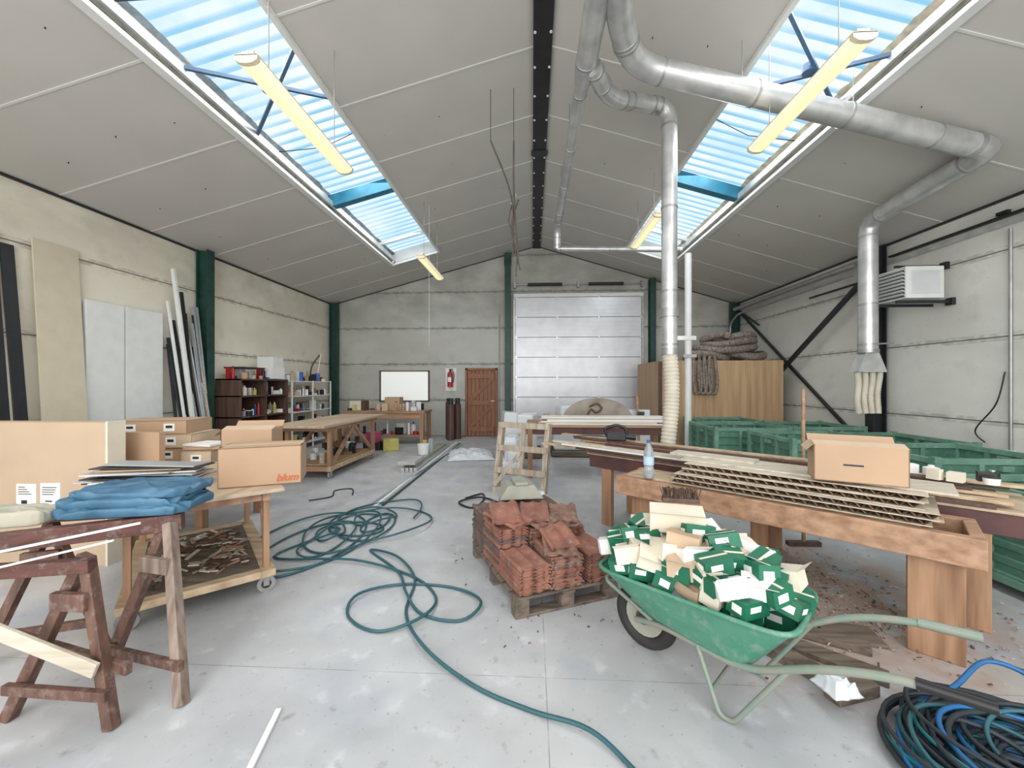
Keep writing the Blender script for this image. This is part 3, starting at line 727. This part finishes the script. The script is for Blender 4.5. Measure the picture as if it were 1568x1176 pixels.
# ------------------------------------------------------------------ garden hose
b=MB(); pts=[]; N=170
for i in range(N):
    a=i*.36
    cx=-1.95+.22*math.sin(a*.13+1)+.1*math.sin(a*.31); cy=4.1+.35*math.cos(a*.11)
    rx=.32+.2*math.sin(a*.21+.5); ry=.5+.3*math.sin(a*.17+2)
    pts.append((cx+rx*math.cos(a),cy+ry*math.sin(a),.012+.05*(.5+.5*math.sin(i*.9))*(.5+.5*math.sin(a*.37))))
exitp=[(-2.3,3.42),(-1.56,3.36),(-.99,3.15),(-.70,2.84),(-.72,2.56),(-.96,2.42),(-1.22,2.57),(-1.26,2.81),(-1.0,3.0),(-.6,2.97),(-.36,2.76),(-.465,2.56),(-.74,2.62),(-.92,2.85),(-1.1,3.2),(-1.5,3.6),(-1.2,3.45),(-.93,3.1),(-.85,2.63),(-.62,2.26),(-.3,2.01),(-.006,1.87),(.25,1.76),(.42,1.58),(.6,1.3)]
pts+= [(x,y,.012+.018*(i%3==1)) for i,(x,y) in enumerate(exitp)]
b.tube(catmull(pts,6),.0102,M_hose,n=8)
b.build('garden_hose')
b=MB(); b.tube(catmull([(-2.95,5.1,.009),(-2.75,5.3,.009),(-2.85,5.6,.009),(-2.65,5.7,.009),(-2.5,5.4,.009)],8),.009,M_cdark,n=8); b.build('extension_lead')

# ------------------------------------------------------------------ cable heap bottom right
b=MB(); XC=1.9
for ci,(m,cnt,ph,rr) in enumerate(((M_cdark,12,0,.011),(M_cteal,9,1.3,.008),(M_cblue,7,2.5,.010),(M_cdark,9,4,.011),(M_hose,7,5,.009),(M_cdark,6,.7,.009))):
    pts=[]
    for i in range(cnt*14):
        a=i*2*math.pi/14+ph; k=.24+.15*math.sin(a*.27+ph*2)+.03*math.sin(a*1.3)
        x=XC+.06*math.sin(a*.19+ph)+k*math.cos(a); y=1.62+.05*math.cos(a*.23)+k*.92*math.sin(a)
        hill=.13*math.exp(-((k-.27)/.11)**2)
        pts.append((x,y,.014+hill*(i/(cnt*14))+.011*ci))
    b.tube(catmull(pts,3),rr,m,n=7)
b.tube(catmull([(2.2,1.7,.06),(2.34,1.92,.16),(2.22,2.05,.2),(1.97,1.97,.12),(1.66,1.9,.03)],8),.011,M_cblue,n=8)
b.build('cable_coil_heap')

# ------------------------------------------------------------------ tile pallet
pa=math.atan2(.3,.68)
MP=Matrix.Translation((-.11,2.6,0))@Matrix.Rotation(pa,4,'Z')
b=MB(); b.M=MP
for y in (.0,.48,.98): 
    b.b2(0,.8,y,y+.09,0,.02,M_oldwood)
    for x in (.0,.34,.7): b.b2(x,x+.1,y,y+.09,.02,.1,M_oldwood)
for i in range(3): b.b2(i*.35,i*.35+.1,0,1.08,.1,.118,M_oldwood)
for i in range(8): b.b2(0,.8,i*.138,i*.138+.1,.118,.136,M_oldwood)
b.build('wooden_pallet',.004)
def tprof(s): return .024*math.exp(-((s-.86)/.1)**2)+.012*math.exp(-((s-.06)/.06)**2)+.012*math.exp(-((s-.46)/.1)**2)
def rtile(b,M,m,w=.235,l=.36,t=.014):
    n=16; vs=[]
    for yy in (0,l):
        for z in (0,t):
            for i in range(n+1): vs.append(M@Vector(((i/n-.5)*w,yy-l/2,tprof(i/n)+z)))
    k=n+1; fs=[]; sm=[]
    for i in range(n):
        sm+=[(i,i+1,2*k+i+1,2*k+i),(k+i,3*k+i,3*k+i+1,k+i+1)]
        fs+=[(i,k+i,k+i+1,i+1),(2*k+i,2*k+i+1,3*k+i+1,3*k+i)]
    fs+=[(0,2*k,3*k,k),(n,k+n,3*k+n,2*k+n)]
    b.add(vs,fs,m); b.add(vs,sm,m,True)
    old=b.M; b.M=b.M@M
    b.box((0,-l/2+.006,t+.004),(w*.9,.012,.014),m); b.box((-.06,l/2-.03,-.004),(.03,.015,.012),m)
    b.M=old
b=MB(); b.M=MP
for (x,y,n,ms,rz,tilt) in ((.14,.19,8,(M_tile,),.06,0),(.40,.18,10,(M_tile,M_tile3),-.08,1),(.665,.2,9,(M_tile,M_tile3),.1,0),
   (.13,.56,14,(M_tile,M_tile2),.04,1),(.385,.56,13,(M_tile,M_tile3),.0,1),(.645,.57,11,(M_tile,),-.07,1),
   (.13,.93,14,(M_tile2,),0,0),(.385,.93,15,(M_tile,M_tile2),.04,0),(.645,.93,14,(M_tile2,M_tile),-.04,0)):
    for i in range(n):
        M=Matrix.Translation((x+R.uniform(-.006,.006),y+R.uniform(-.008,.008),.137+i*.0225))@Matrix.Rotation(rz+R.uniform(-.025,.025),4,'Z')
        rtile(b,M,R.choice(ms))
    top=.137+n*.0225
    if tilt:
        for k in range(2):
            M=Matrix.Translation((x+R.uniform(-.02,.02),y-.03+.05*k,top+.03+k*.025))@Matrix.Rotation(rz+R.uniform(-.4,.4),4,'Z')@Matrix.Rotation(R.uniform(.06,.14),4,'X'); rtile(b,M,R.choice((M_tile,M_tile3)))
b.build('roof_tile_stacks')
b=MB(); b.M=MP@Matrix.Translation((.42,.98,.52))@Matrix.Rotation(-.2,4,'Z')
b.add([(x*s_,y*s2,z) for (s_,s2,z) in ((.2,.14,0),(.12,.12,.12)) for x,y in ((-1,-1),(1,-1),(1,1),(-1,1))],[(0,1,5,4),(1,2,6,5),(2,3,7,6),(3,0,4,7),(4,5,6,7),(3,2,1,0)],M_conc)
b.b2(-.06,.06,-.13,.13,.12,.15,M_conc)
b.build('concrete_ridge_cap',.008)

# ------------------------------------------------------------------ wheelbarrow
MW=Matrix.Translation((.67,2.38,0))@Matrix.Rotation(math.atan2(-.687,.727),4,'Z')
def tub_pt(t,an):
    x0=.06*(1-t)+(-.2)*t; x1=.60*(1-t)+.78*t; zf=.29*(1-t)+.485*t; zr=.27*(1-t)+.52*t
    wf=.16*(1-t)+.25*t; wr=.21*(1-t)+.29*t
    c,s_=math.cos(an),math.sin(an); p=.3
    ux=math.copysign(abs(c)**p,c); uy=math.copysign(abs(s_)**p,s_)
    k=(ux+1)/2; x=x0+(x1-x0)*k; return Vector((x,(wf+(wr-wf)*k)*uy,zf+(zr-zf)*k))
b=MB(); b.M=MW
n=96; rings=[0,.1,.4,.7,1.0]; vs=[]
for t in rings: vs+= [tub_pt(t,2*math.pi*(i+.5)/n) for i in range(n)]
vs.append(Vector((.34,0,.28)))
fs=[(r*n+i,r*n+(i+1)%n,(r+1)*n+(i+1)%n,(r+1)*n+i) for r in range(len(rings)-1) for i in range(n)]+[(len(vs)-1,(i+1)%n,i) for i in range(n)]
b.add(vs,fs,M_tub,False)
b.tube([tub_pt(1,2*math.pi*(i+.5)/n) for i in range(n+1)],.012,M_tub,n=8,caps=False)
ring=[(.15*math.cos(a),0,.19+.15*math.sin(a)) for a in [2*math.pi*i/32 for i in range(33)]]
b.tube(ring,.04,M_rubber,n=12,caps=False)
b.cyl((0,-.025,.19),(0,.025,.19),.115,M_conc,n=24); b.cyl((0,-.09,.19),(0,.09,.19),.014,M_galv2)
b.cyl((0,-.045,.19),(0,.045,.19),.04,M_rust)
for s_ in (-1,1):
    y=s_
    b.tube(fillet([(-.02,y*.085,.19),(.15,y*.13,.25),(.58,y*.2,.26),(.88,y*.25,.45),(1.08,y*.25,.52),(1.28,y*.25,.54)],.12,6),.016,M_barpipe,n=12)
    b.tube([(1.12,y*.25,.525),(1.3,y*.25,.542)],.02,M_black if s_<0 else M_barpipe,n=12)
    b.tube(fillet([(.36,y*.17,.26),(.48,y*.22,.014),(.54,y*.22,.014),(.76,y*.225,.38)],.04),.012,M_barpipe,n=10)
b.tube([(.44,-.2,.1),(.44,.2,.1)],.009,M_barpipe)
b.tube([(.55,-.19,.25),(.55,.19,.25)],.012,M_barpipe)
b.tube([(.2,-.14,.255),(.2,.14,.255)],.012,M_barpipe)
b.tube(fillet([(.12,-.11,.23),(-.22,-.1,.36),(-.22,.1,.36),(.12,.11,.23)],.05),.012,M_barpipe)
b.build('wheelbarrow')
b=MB()
def scarton(E,s_,kind):
    b.M=MW@E
    if kind==0:
        b.box((0,0,0),s_,M_spax)
        b.b2(-s_[0]*.5,s_[0]*.5,-s_[1]*.06,s_[1]*.06,s_[2]/2,s_[2]/2+.001,M_cream)
        for sg in (-1,1):
            b.b2(-s_[0]*.3,s_[0]*.12,sg*s_[1]/2-.001,sg*s_[1]/2+.001,-s_[2]*.1,s_[2]*.25,M_paper)
            b.b2(sg*s_[0]/2-.001,sg*s_[0]/2+.001,-s_[1]*.3,s_[1]*.2,-s_[2]*.25,s_[2]*.2,M_paper)
    elif kind==1:
        b.box((0,0,0),s_,M_spax); b.box((0,0,s_[2]/2+.002),(s_[0]*1.01,s_[1]*1.01,.004),M_paper)
        b.add([(-s_[0]/2,s_[1]/2,s_[2]/2),(s_[0]/2,s_[1]/2,s_[2]/2),(s_[0]/2,s_[1]/2+.03,s_[2]/2+.06),(-s_[0]/2,s_[1]/2+.03,s_[2]/2+.06)],[(0,1,2,3)],M_cream)
    else:
        m=R.choice([M_cream,M_paper,M_card2,M_cream]); b.box((0,0,0),s_,m)
        b.add([(-s_[0]/2,-s_[1]/2,s_[2]/2),(s_[0]/2,-s_[1]/2,s_[2]/2),(s_[0]/2,-s_[1]/2-.04,s_[2]/2+.02),(-s_[0]/2,-s_[1]/2-.04,s_[2]/2+.02)],[(0,1,2,3)],m)
for L,(z,ax,ay) in enumerate(((.345,.24,.09),(.41,.28,.115),(.475,.38,.17),(.545,.47,.22),(.615,.44,.22),(.68,.33,.17),(.74,.17,.1))):
    for ix in range(-4,5):
        for iy in range(-2,3):
            lx=.28+ix*.13+(L%2)*.05; ly=iy*.105+(L%2)*.04
            if ((lx-.28)/(ax+.03))**2+((ly)/(ay+.03))**2>1.05: continue
            s_=(R.uniform(.13,.165),R.uniform(.09,.115),R.uniform(.07,.09))
            tl=.1 if L<3 else .3
            E=Matrix.Translation((lx+R.uniform(-.02,.02),ly+R.uniform(-.015,.015),z+R.uniform(-.012,.012)))@Matrix.Rotation((R.choice((0,1.57,.5,-.6,.9)) if L>2 else 0)+R.uniform(-.3,.3),4,'Z')@Matrix.Rotation(R.uniform(-tl,tl),4,'X')@Matrix.Rotation(R.uniform(-tl,tl),4,'Y')
            k=R.random(); scarton(E,s_,0 if k<.56 else 1 if k<.7 else 2)
for (lx,ly,z,s_,rz,m) in ((.18,.0,.80,(.28,.13,.11),.5,M_cream),(-.04,.06,.67,(.16,.12,.1),.2,M_card2),(.50,.08,.70,(.24,.12,.03),-.3,M_paper),(-.12,-.08,.6,(.13,.09,.12),.9,M_cream),(.62,-.14,.63,(.14,.1,.07),.3,M_paper),(.3,-.2,.64,(.13,.1,.09),.2,M_card2),(.42,-.2,.63,(.09,.09,.1),.8,M_cream)):
    b.M=MW@Matrix.Translation((lx,ly,z))@Matrix.Rotation(rz,4,'Z')@Matrix.Rotation(.2,4,'X'); b.box((0,0,0),s_,m)
    b.add([(-s_[0]/2,-s_[1]/2,s_[2]/2),(s_[0]/2,-s_[1]/2,s_[2]/2),(s_[0]/2,-s_[1]/2-.05,s_[2]/2+.03),(-s_[0]/2,-s_[1]/2-.05,s_[2]/2+.03)],[(0,1,2,3)],m)
b.build('heap_of_screw_cartons')
b=MB(); b.M=MW@Matrix.Translation((.16,.1,.88))@Matrix.Rotation(.6,4,'Z')
b.box((0,0,0),(.2,.05,.025),M_brown)
for _ in range(160): 
    x=R.uniform(-.095,.095); y=R.uniform(-.022,.022); b.cyl((x,y,.01),(x+R.uniform(-.02,.02),y+R.uniform(-.03,.03),.065),.0025,M_rust,n=4)
b.build('hand_brush')

# ------------------------------------------------------------------ benches right
MT=Matrix.Translation((.76,3.6,0))@Matrix.Rotation(math.atan2(-.66,.75),4,'Z')
b=MB(); b.M=MT
b.b2(-.02,2.14,0,.07,.57,.73,M_pine); b.b2(-.02,2.14,.42,.49,.57,.73,M_pine)
b.b2(1.84,2.07,.07,.13,0,.57,M_pinez); b.b2(1.84,2.07,.36,.42,0,.57,M_pinez)
b.b2(.1,.28,.07,.13,0,.57,M_pinez); b.b2(.1,.28,.36,.42,0,.57,M_pinez)
b.b2(2.08,2.14,.07,.42,.6,.73,M_pine); b.b2(0,.06,.07,.42,.6,.73,M_pine); b.b2(1.0,1.08,.07,.42,.6,.72,M_pine)
b.b2(.05,1.9,.08,.25,.72,.742,M_pine2); b.b2(.05,2.0,.26,.41,.72,.742,M_pine2)
b.build('timber_trestle_bench',.006)
b=MB(); b.M=MT
z=.745
for i in range(4):
    x0,x1=.46+i*.02+R.uniform(-.03,.05),1.98-i*.02+R.uniform(-.05,.03); y0,y1=.03+R.uniform(-.02,.03),.52
    b.b2(x0,x1,y0,y1,z,z+.005,M_pale); b.b2(x0,x1,y0,y1,z+.036,z+.041,M_pale)
    nn=int((x1-x0)/.03)
    for k in range(nn):
        xa=x0+k*.03; p=(xa,z+.005) if k%2==0 else (xa,z+.036); q=(xa+.03,z+.036) if k%2==0 else (xa+.03,z+.005)
        b.add([(p[0],y0,p[1]),(q[0],y0,q[1]),(q[0],y1,q[1]),(p[0],y1,p[1])],[(0,1,2,3)],M_card)
    z+=.0425
b.b2(.5,2.05,.15,.5,z,z+.012,M_pale)
b.b2(.35,1.0,.3,.48,z+.013,z+.03,M_pale)
HZ=z+.012
b.build('honeycomb_core_boards')
p=MT@Vector((1.6,.19,HZ+.002)); carton('cardboard_box',(p.x,p.y,HZ+.003),(.46,.24,.23),-.45,M_card,True)
b=MB(); p=MT@Vector((.27,.05,.74)); prof=[(0,.03),(.005,.042),(.09,.042),(.1,.038),(.12,.042),(.2,.042),(.25,.035),(.29,.015),(.31,.013)]
vs=[];n=20
for z,r in prof: vs+=[(p.x+r*math.cos(2*math.pi*i/n),p.y+r*math.sin(2*math.pi*i/n),.743+z) for i in range(n)]
b.add(vs,[(r*n+i,r*n+(i+1)%n,(r+1)*n+(i+1)%n,(r+1)*n+i) for r in range(len(prof)-1) for i in range(n)]+[tuple(range(n-1,-1,-1)),tuple(range((len(prof)-1)*n,len(prof)*n))],M_clear,True)
b.cyl((p.x,p.y,1.045),(p.x,p.y,1.07),.016,M_blueb); b.cyl((p.x,p.y,.86),(p.x,p.y,.93),.0435,mat('bottle_label',(190,215,235),.5,var=.1))
b.build('water_bottle')
b=MB(); b.M=MT
b.b2(-.7,2.4,.62,.69,.62,.76,M_dkred); b.b2(-.7,2.4,1.18,1.25,.62,.76,M_dkred)
for x in (-.55,.9,2.1):
    for y in (.56,1.12): b.b2(x,x+.12,y+.07,y+.13,0,.7,M_pinez)
b.b2(-.72,2.42,.6,1.28,.76,.78,M_plytop)
b.build('plank_bench',.005)
b=MB(); b.M=MT
pal=[M_pine2,M_pale,M_white,M_pine,M_pine2,M_brown,M_pale,M_dkred,M_brown]
for L in range(5):
    for i in range(7):
        y=.61+i*.098+R.uniform(-.01,.01); 
        if L>1 and i in (1,4,6): continue
        if L>3 and i in (0,2): continue
        b.box((.5+R.uniform(-.35,.3),y,.793+L*.022),(R.uniform(2.4,3.5),R.uniform(.05,.09),.02),R.choice(pal),(0,0,R.uniform(-.012,.012)))
b.build('timber_planks',.002)
b=MB(); b.M=MT@Matrix.Translation((-.55,.95,.895))@Matrix.Rotation(.5,4,'Z')
b.box((0,0,.045),(.22,.08,.09),M_black); b.tube(catmull([(-.1,0,.05),(-.12,0,.13),(0,0,.17),(.1,0,.14),(.12,0,.06)]),.02,M_black); b.cyl((.1,0,.05),(.22,0,.04),.035,M_dark); b.tube(catmull([(-.1,0,.04),(-.3,.1,.03),(-.5,0,.03)]),.006,M_black)
b.build('power_tool',.01)
b=MB(); b.M=MT
clutter(b,1.6,2.4,.7,1.2,.895,9,.08,[M_white,M_black,M_paper,M_cream,M_alu]); b.build('small_bench_items')
b=MB(); b.cyl((2.6,3.95,0.03),(2.63,4.0,1.5),.016,M_pine); b.box((2.6,3.95,.02),(.3,.06,.04),M_brown); b.build('broom')

b=MB()
for _ in range(1500):
    s_=R.gauss(0,.55); t_=R.gauss(.0,.38); p=MT@Vector((1.25+s_,.45+t_,0)); k=R.uniform(.3,1)
    b.box((p.x,p.y,.006+R.random()*.012),(R.uniform(.01,.04)*k,R.uniform(.004,.018)*k,.004),R.choice([M_chip,M_chip2,M_chip2,M_rust,M_chip]),(R.uniform(-.4,.4),R.uniform(-.4,.4),R.uniform(0,3)))
for _ in range(120):
    p=MP@Vector((R.uniform(-.2,1.1),R.uniform(-.25,1.2),0)); k=R.uniform(.3,1)
    b.box((p.x,p.y,.004),(R.uniform(.008,.025)*k,R.uniform(.004,.012)*k,.004),R.choice([M_chip,M_tile2,M_tile,M_rust]),(0,0,R.uniform(0,3)))
b.build('sawdust_and_chips')
b=MB()
for (x,y,l,w,h,rz) in ((1.35,2.75,.5,.14,.03,-.3),(1.62,2.35,.6,.12,.03,-.7),(1.75,2.5,.45,.1,.04,-.5),(1.58,2.05,.26,.08,.06,.3),(1.25,2.5,.4,.1,.02,.2),(1.5,2.9,.4,.18,.025,.6),(1.95,2.55,.3,.2,.02,-.2),(1.45,2.25,.3,.1,.05,-1.0)):
    b.box((x,y,h/2+.002),(l,w,h),M_oldwood,(0,0,rz)); 
b.build('scrap_boards',.003)
crumple('clear_plastic_bag',(1.47,2.0,.065),.15,.14,.09,M_plastic,.2,24,8,freq=12)

# slatted frame leaning
b=MB(); a=Vector((-.56,5.7,0)); c=Vector((.16,5.4,0)); t=(c-a).normalized(); L=(c-a).length; nrm=Vector((-t.y,t.x,0)); top=nrm*.2+Vector((0,0,.98))
def Q(u,h): return a+t*(u*L)+top*h
for u in (.03,.5,.97): b.beam(Q(u,0.02),Q(u,1),.07,.03,M_frame,up=tuple(nrm))
for h in (.04,.32,.64,.97): b.beam(Q(0,h)-nrm*.03,Q(1,h)-nrm*.03,.025,.08,M_frame)
b.beam(Q(.03,.1)-nrm*.045,Q(.5,.6)-nrm*.045,.02,.05,M_frame)
for u in (.03,.97): b.beam(Q(u,.03)+nrm*.1,Q(u,1)+nrm*.1,.05,.03,M_frame)
b.build('slatted_crate_frame')
crumple('crumpled_plastic_film',(.02,4.95,0),.4,.35,.3,M_plastic,.4,30,21,freq=6)
b=MB(); b.tube(catmull([(-.9,5.3,.012),(-.7,5.5,.02),(-.65,5.2,.012),(-.75,4.9,.012),(-.95,5.1,.02),(-.7,5.3,.03),(-.4,5.1,.012)],8),.012,M_black,n=8); b.build('power_cord')

b=MB(); x0,x1,y0,y1=-.1,2.3,6.5,7.5
b.b2(x0,x1,y0,y1,.84,.88,M_pine)
for x in (x0+.06,x1-.06):
    for y in (y0+.06,y1-.06): b.b2(x-.04,x+.04,y-.04,y+.04,0,.84,M_pinez)
b.b2(x0,x1,y0+.04,y0+.08,.72,.84,M_dkred); b.build('material_bench',.004)
b=MB(); z=.882
for i in range(6): b.b2(.1+R.random()*.2,2.0+R.random()*.25,6.55,6.95,z,z+.02,[M_white,M_pale,M_white,M_paper,M_card2,M_white][i]); z+=.021
b.build('white_board_stack')
b=MB(); n=24; cx=1.15
vs=[(cx+.62*math.cos(math.pi*i/n),y,.884+.42*math.sin(math.pi*i/n)) for y in (7.05,7.13) for i in range(n+1)]
b.add(vs,[tuple(range(n+1)),tuple(range(2*n+1,n,-1))]+[(i,n+1+i,n+2+i,i+1) for i in range(n)]+[(0,n,2*n+1,n+1)],mat('sandstone',(160,152,142),.9,rgb2=(122,112,102),scale=4))
b.tube(catmull([(cx-.15,7.04,1.15),(cx-.02,7.035,1.2),(cx+.06,7.035,1.12),(cx-.03,7.035,1.05),(cx-.12,7.035,1.1),(cx-.18,7.04,1.02)]),.02,M_brown,n=6)
b.build('half_round_table_top',.006)
b=MB(); b.b2(-.75,.2,8.2,9.2,0,.14,M_oldwood); b.b2(-.65,.1,8.3,9.1,.14,.7,M_white); b.box((-.5,8.7,.82),(.3,.5,.24),M_plastic,(0,.1,.2)); b.box((-.1,8.7,.8),(.35,.6,.2),M_plastic,(0,0,-.2)); b.build('wrapped_pallet_load',.04)
b=MB(); b.b2(.4,1.3,8.4,9.3,0,.14,M_oldwood); b.b2(.45,1.25,8.45,9.25,.14,.85,M_plastic); b.box((.75,8.8,.97),(.4,.4,.22),M_white,(0,0,.3)); b.build('wrapped_pallet_load',.05)
b=MB(); b.b2(1.5,2.5,8.6,8.7,0,1.0,M_plastic); b.beam((2.2,8.3,0),(2.2,8.5,1.3),.05,.05,M_pine); b.build('standing_boards')
bundle('plastic_wrapped_bundle',(-.36,7.2,0),.38,.9,.6,M_plastic,.05,31,3,.02)
b=MB(); clutter(b,.2,2.2,7.2,7.45,.881,10,.2,[M_white,M_paper,M_plastic,M_dark,M_card]); b.build('bench_tools')

# ------------------------------------------------------------------ plywood enclosure and hoses
b=MB(); x0,x1,y0,y1,H=2.84,5.5,9.0,10.9,2.05
xs=[x0,3.6,4.8,x1]
for i in range(3): b.b2(xs[i]+.003,xs[i+1]-.003,y0,y0+.02,0,H,M_ply)
b.b2(x0,x0+.02,y0+.02,y1,0,H,M_ply); b.b2(x1-.02,x1,y0+.02,y1,0,H,M_ply); b.b2(x0,x1,y1-.02,y1,0,H,M_ply); b.b2(x0,x1,y0,y1,H,H+.02,M_ply)
b.b2(x0-.04,x0+.04,y0-.03,y0+.0,0,H+.0,M_brown)
b.build('plywood_enclosure')
b=MB()
def flex(pts,r): 
    P=catmull(pts,22); b.tube(P,r,M_flexgrey,n=12,rf=lambda t:r*(.93+.09*math.sin(t*len(P)*1.9)))
for k,(cx,cy,rx,ry,z) in enumerate(((4.1,9.6,.45,.4,2.2),(4.9,9.6,.45,.42,2.21),(4.5,9.6,.65,.45,2.36),(4.6,9.6,.55,.4,2.5),(4.75,9.6,.4,.3,2.63),(4.35,9.6,.3,.3,2.64))):
    flex([(cx+rx*math.cos(a),cy+ry*math.sin(a),z+.05*math.sin(a*2+k)) for a in [i*.75+k for i in range(9)]],.085)
b.build('flexible_hose_coils')
b=MB()
for k in range(4):
    x=3.55+k*.11; flex([(x,8.93-k%2*.02,2.15),(x-.03,8.88,1.75),(x+.0,8.87,1.42),(x+.07,8.86,1.34),(x+.13,8.87,1.44),(x+.14,8.88,1.7),(x+.11,8.93,2.2)],.035)
b.build('hanging_hoses')

# ------------------------------------------------------------------ green stillages
def stillage(x0,y0,w,l,h=.82,rz=0):
    b=MB(); b.M=Matrix.Translation((x0,y0,0))@Matrix.Rotation(rz,4,'Z'); z0=.1
    for x in (0,w):
        for y in (0,l): b.b2(x-.03,x+.03,y-.03,y+.03,0,h+.04,M_binrim); b.b2(x-.06,x+.06,y-.06,y+.06,0,.02,M_bin)
    def side(p,q,nr):
        p=Vector(p);q=Vector(q);t=(q-p);L=t.length;t.normalize();n=Vector((-t.y,t.x,0))*nr
        prof=[(z0,0)]; z=z0+.04
        while z<h-.08: prof+=[(z,0),(z+.015,.02),(z+.06,.02),(z+.075,0)]; z+=.12
        prof.append((h,0)); vs=[]
        for zz,o in prof:
            for e in (p,q): vs.append(e+n*o+Vector((0,0,zz)))
        b.add(vs,[(2*i,2*i+1,2*i+3,2*i+2) for i in range(len(prof)-1)],M_bin)
        b.beam(p+Vector((0,0,h)),q+Vector((0,0,h)),.05,.05,M_binrim); b.beam(p+Vector((0,0,z0)),q+Vector((0,0,z0)),.05,.05,M_binrim)
        for f_ in (.33,.67):
            m=p.lerp(q,f_); b.box(m+Vector((0,0,(h+z0)/2)),(.045,.045,h-z0-.03),M_binrim)
        m=(p+q)/2; b.box(m+Vector((0,0,h-.06)),(.1,.1,.05),M_binrim)
    side((0,0,0),(w,0,0),1); side((w,0,0),(w,l,0),1); side((w,l,0),(0,l,0),1); side((0,l,0),(0,0,0),1)
    b.b2(0,w,0,l,z0,z0+.015,M_bin)
    b.build('steel_stillage_bin')
stillage(3.8,3.95,1.2,1.0); stillage(3.3,5.2,1.15,1.0); stillage(2.95,6.55,1.15,1.0); stillage(4.6,5.25,.95,1.15,.78); stillage(4.3,6.75,1.1,1.0); stillage(3.5,2.5,1.3,1.1,.75)
stillage(3.25,7.75,1.15,.9)

# ------------------------------------------------------------------ lights, world, camera
def area(name,loc,rot,sx,sy,e,c=(1,1,1)):
    l=bpy.data.lights.new(name,'AREA'); l.shape='RECTANGLE'; l.size=sx; l.size_y=sy; l.energy=e; l.color=c
    o=bpy.data.objects.new(name,l); o.location=loc; o.rotation_euler=rot; COL.objects.link(o); return o
area('added_fill_behind_camera',(0,-2.6,2.6),(math.radians(90),0,0),10,4.5,390,(1,.99,.97))  # added fill lamp behind the camera; no gate is built there
area('skylight_daylight_left',(-2.98,4,cz(-2.98)+.28),(0,0,0),1.1,11,200,(.98,.99,1))
area('skylight_daylight_right',(2.9,4,cz(2.9)+.28),(0,0,0),1.1,11,200,(.98,.99,1))
w=bpy.data.worlds.new('World'); sc.world=w; w.use_nodes=True
w.node_tree.nodes['Background'].inputs[0].default_value=(.99,.993,1,1); w.node_tree.nodes['Background'].inputs[1].default_value=1.5
cam=bpy.data.cameras.new('Camera'); cam.sensor_width=36; cam.lens=13.95; cam.clip_start=.05
co=bpy.data.objects.new('Camera',cam); co.location=(0,0,1.55); co.rotation_euler=(math.radians(90),0,math.radians(2.95)); COL.objects.link(co); sc.camera=co
sc.view_settings.view_transform='Standard'; sc.view_settings.exposure=.08
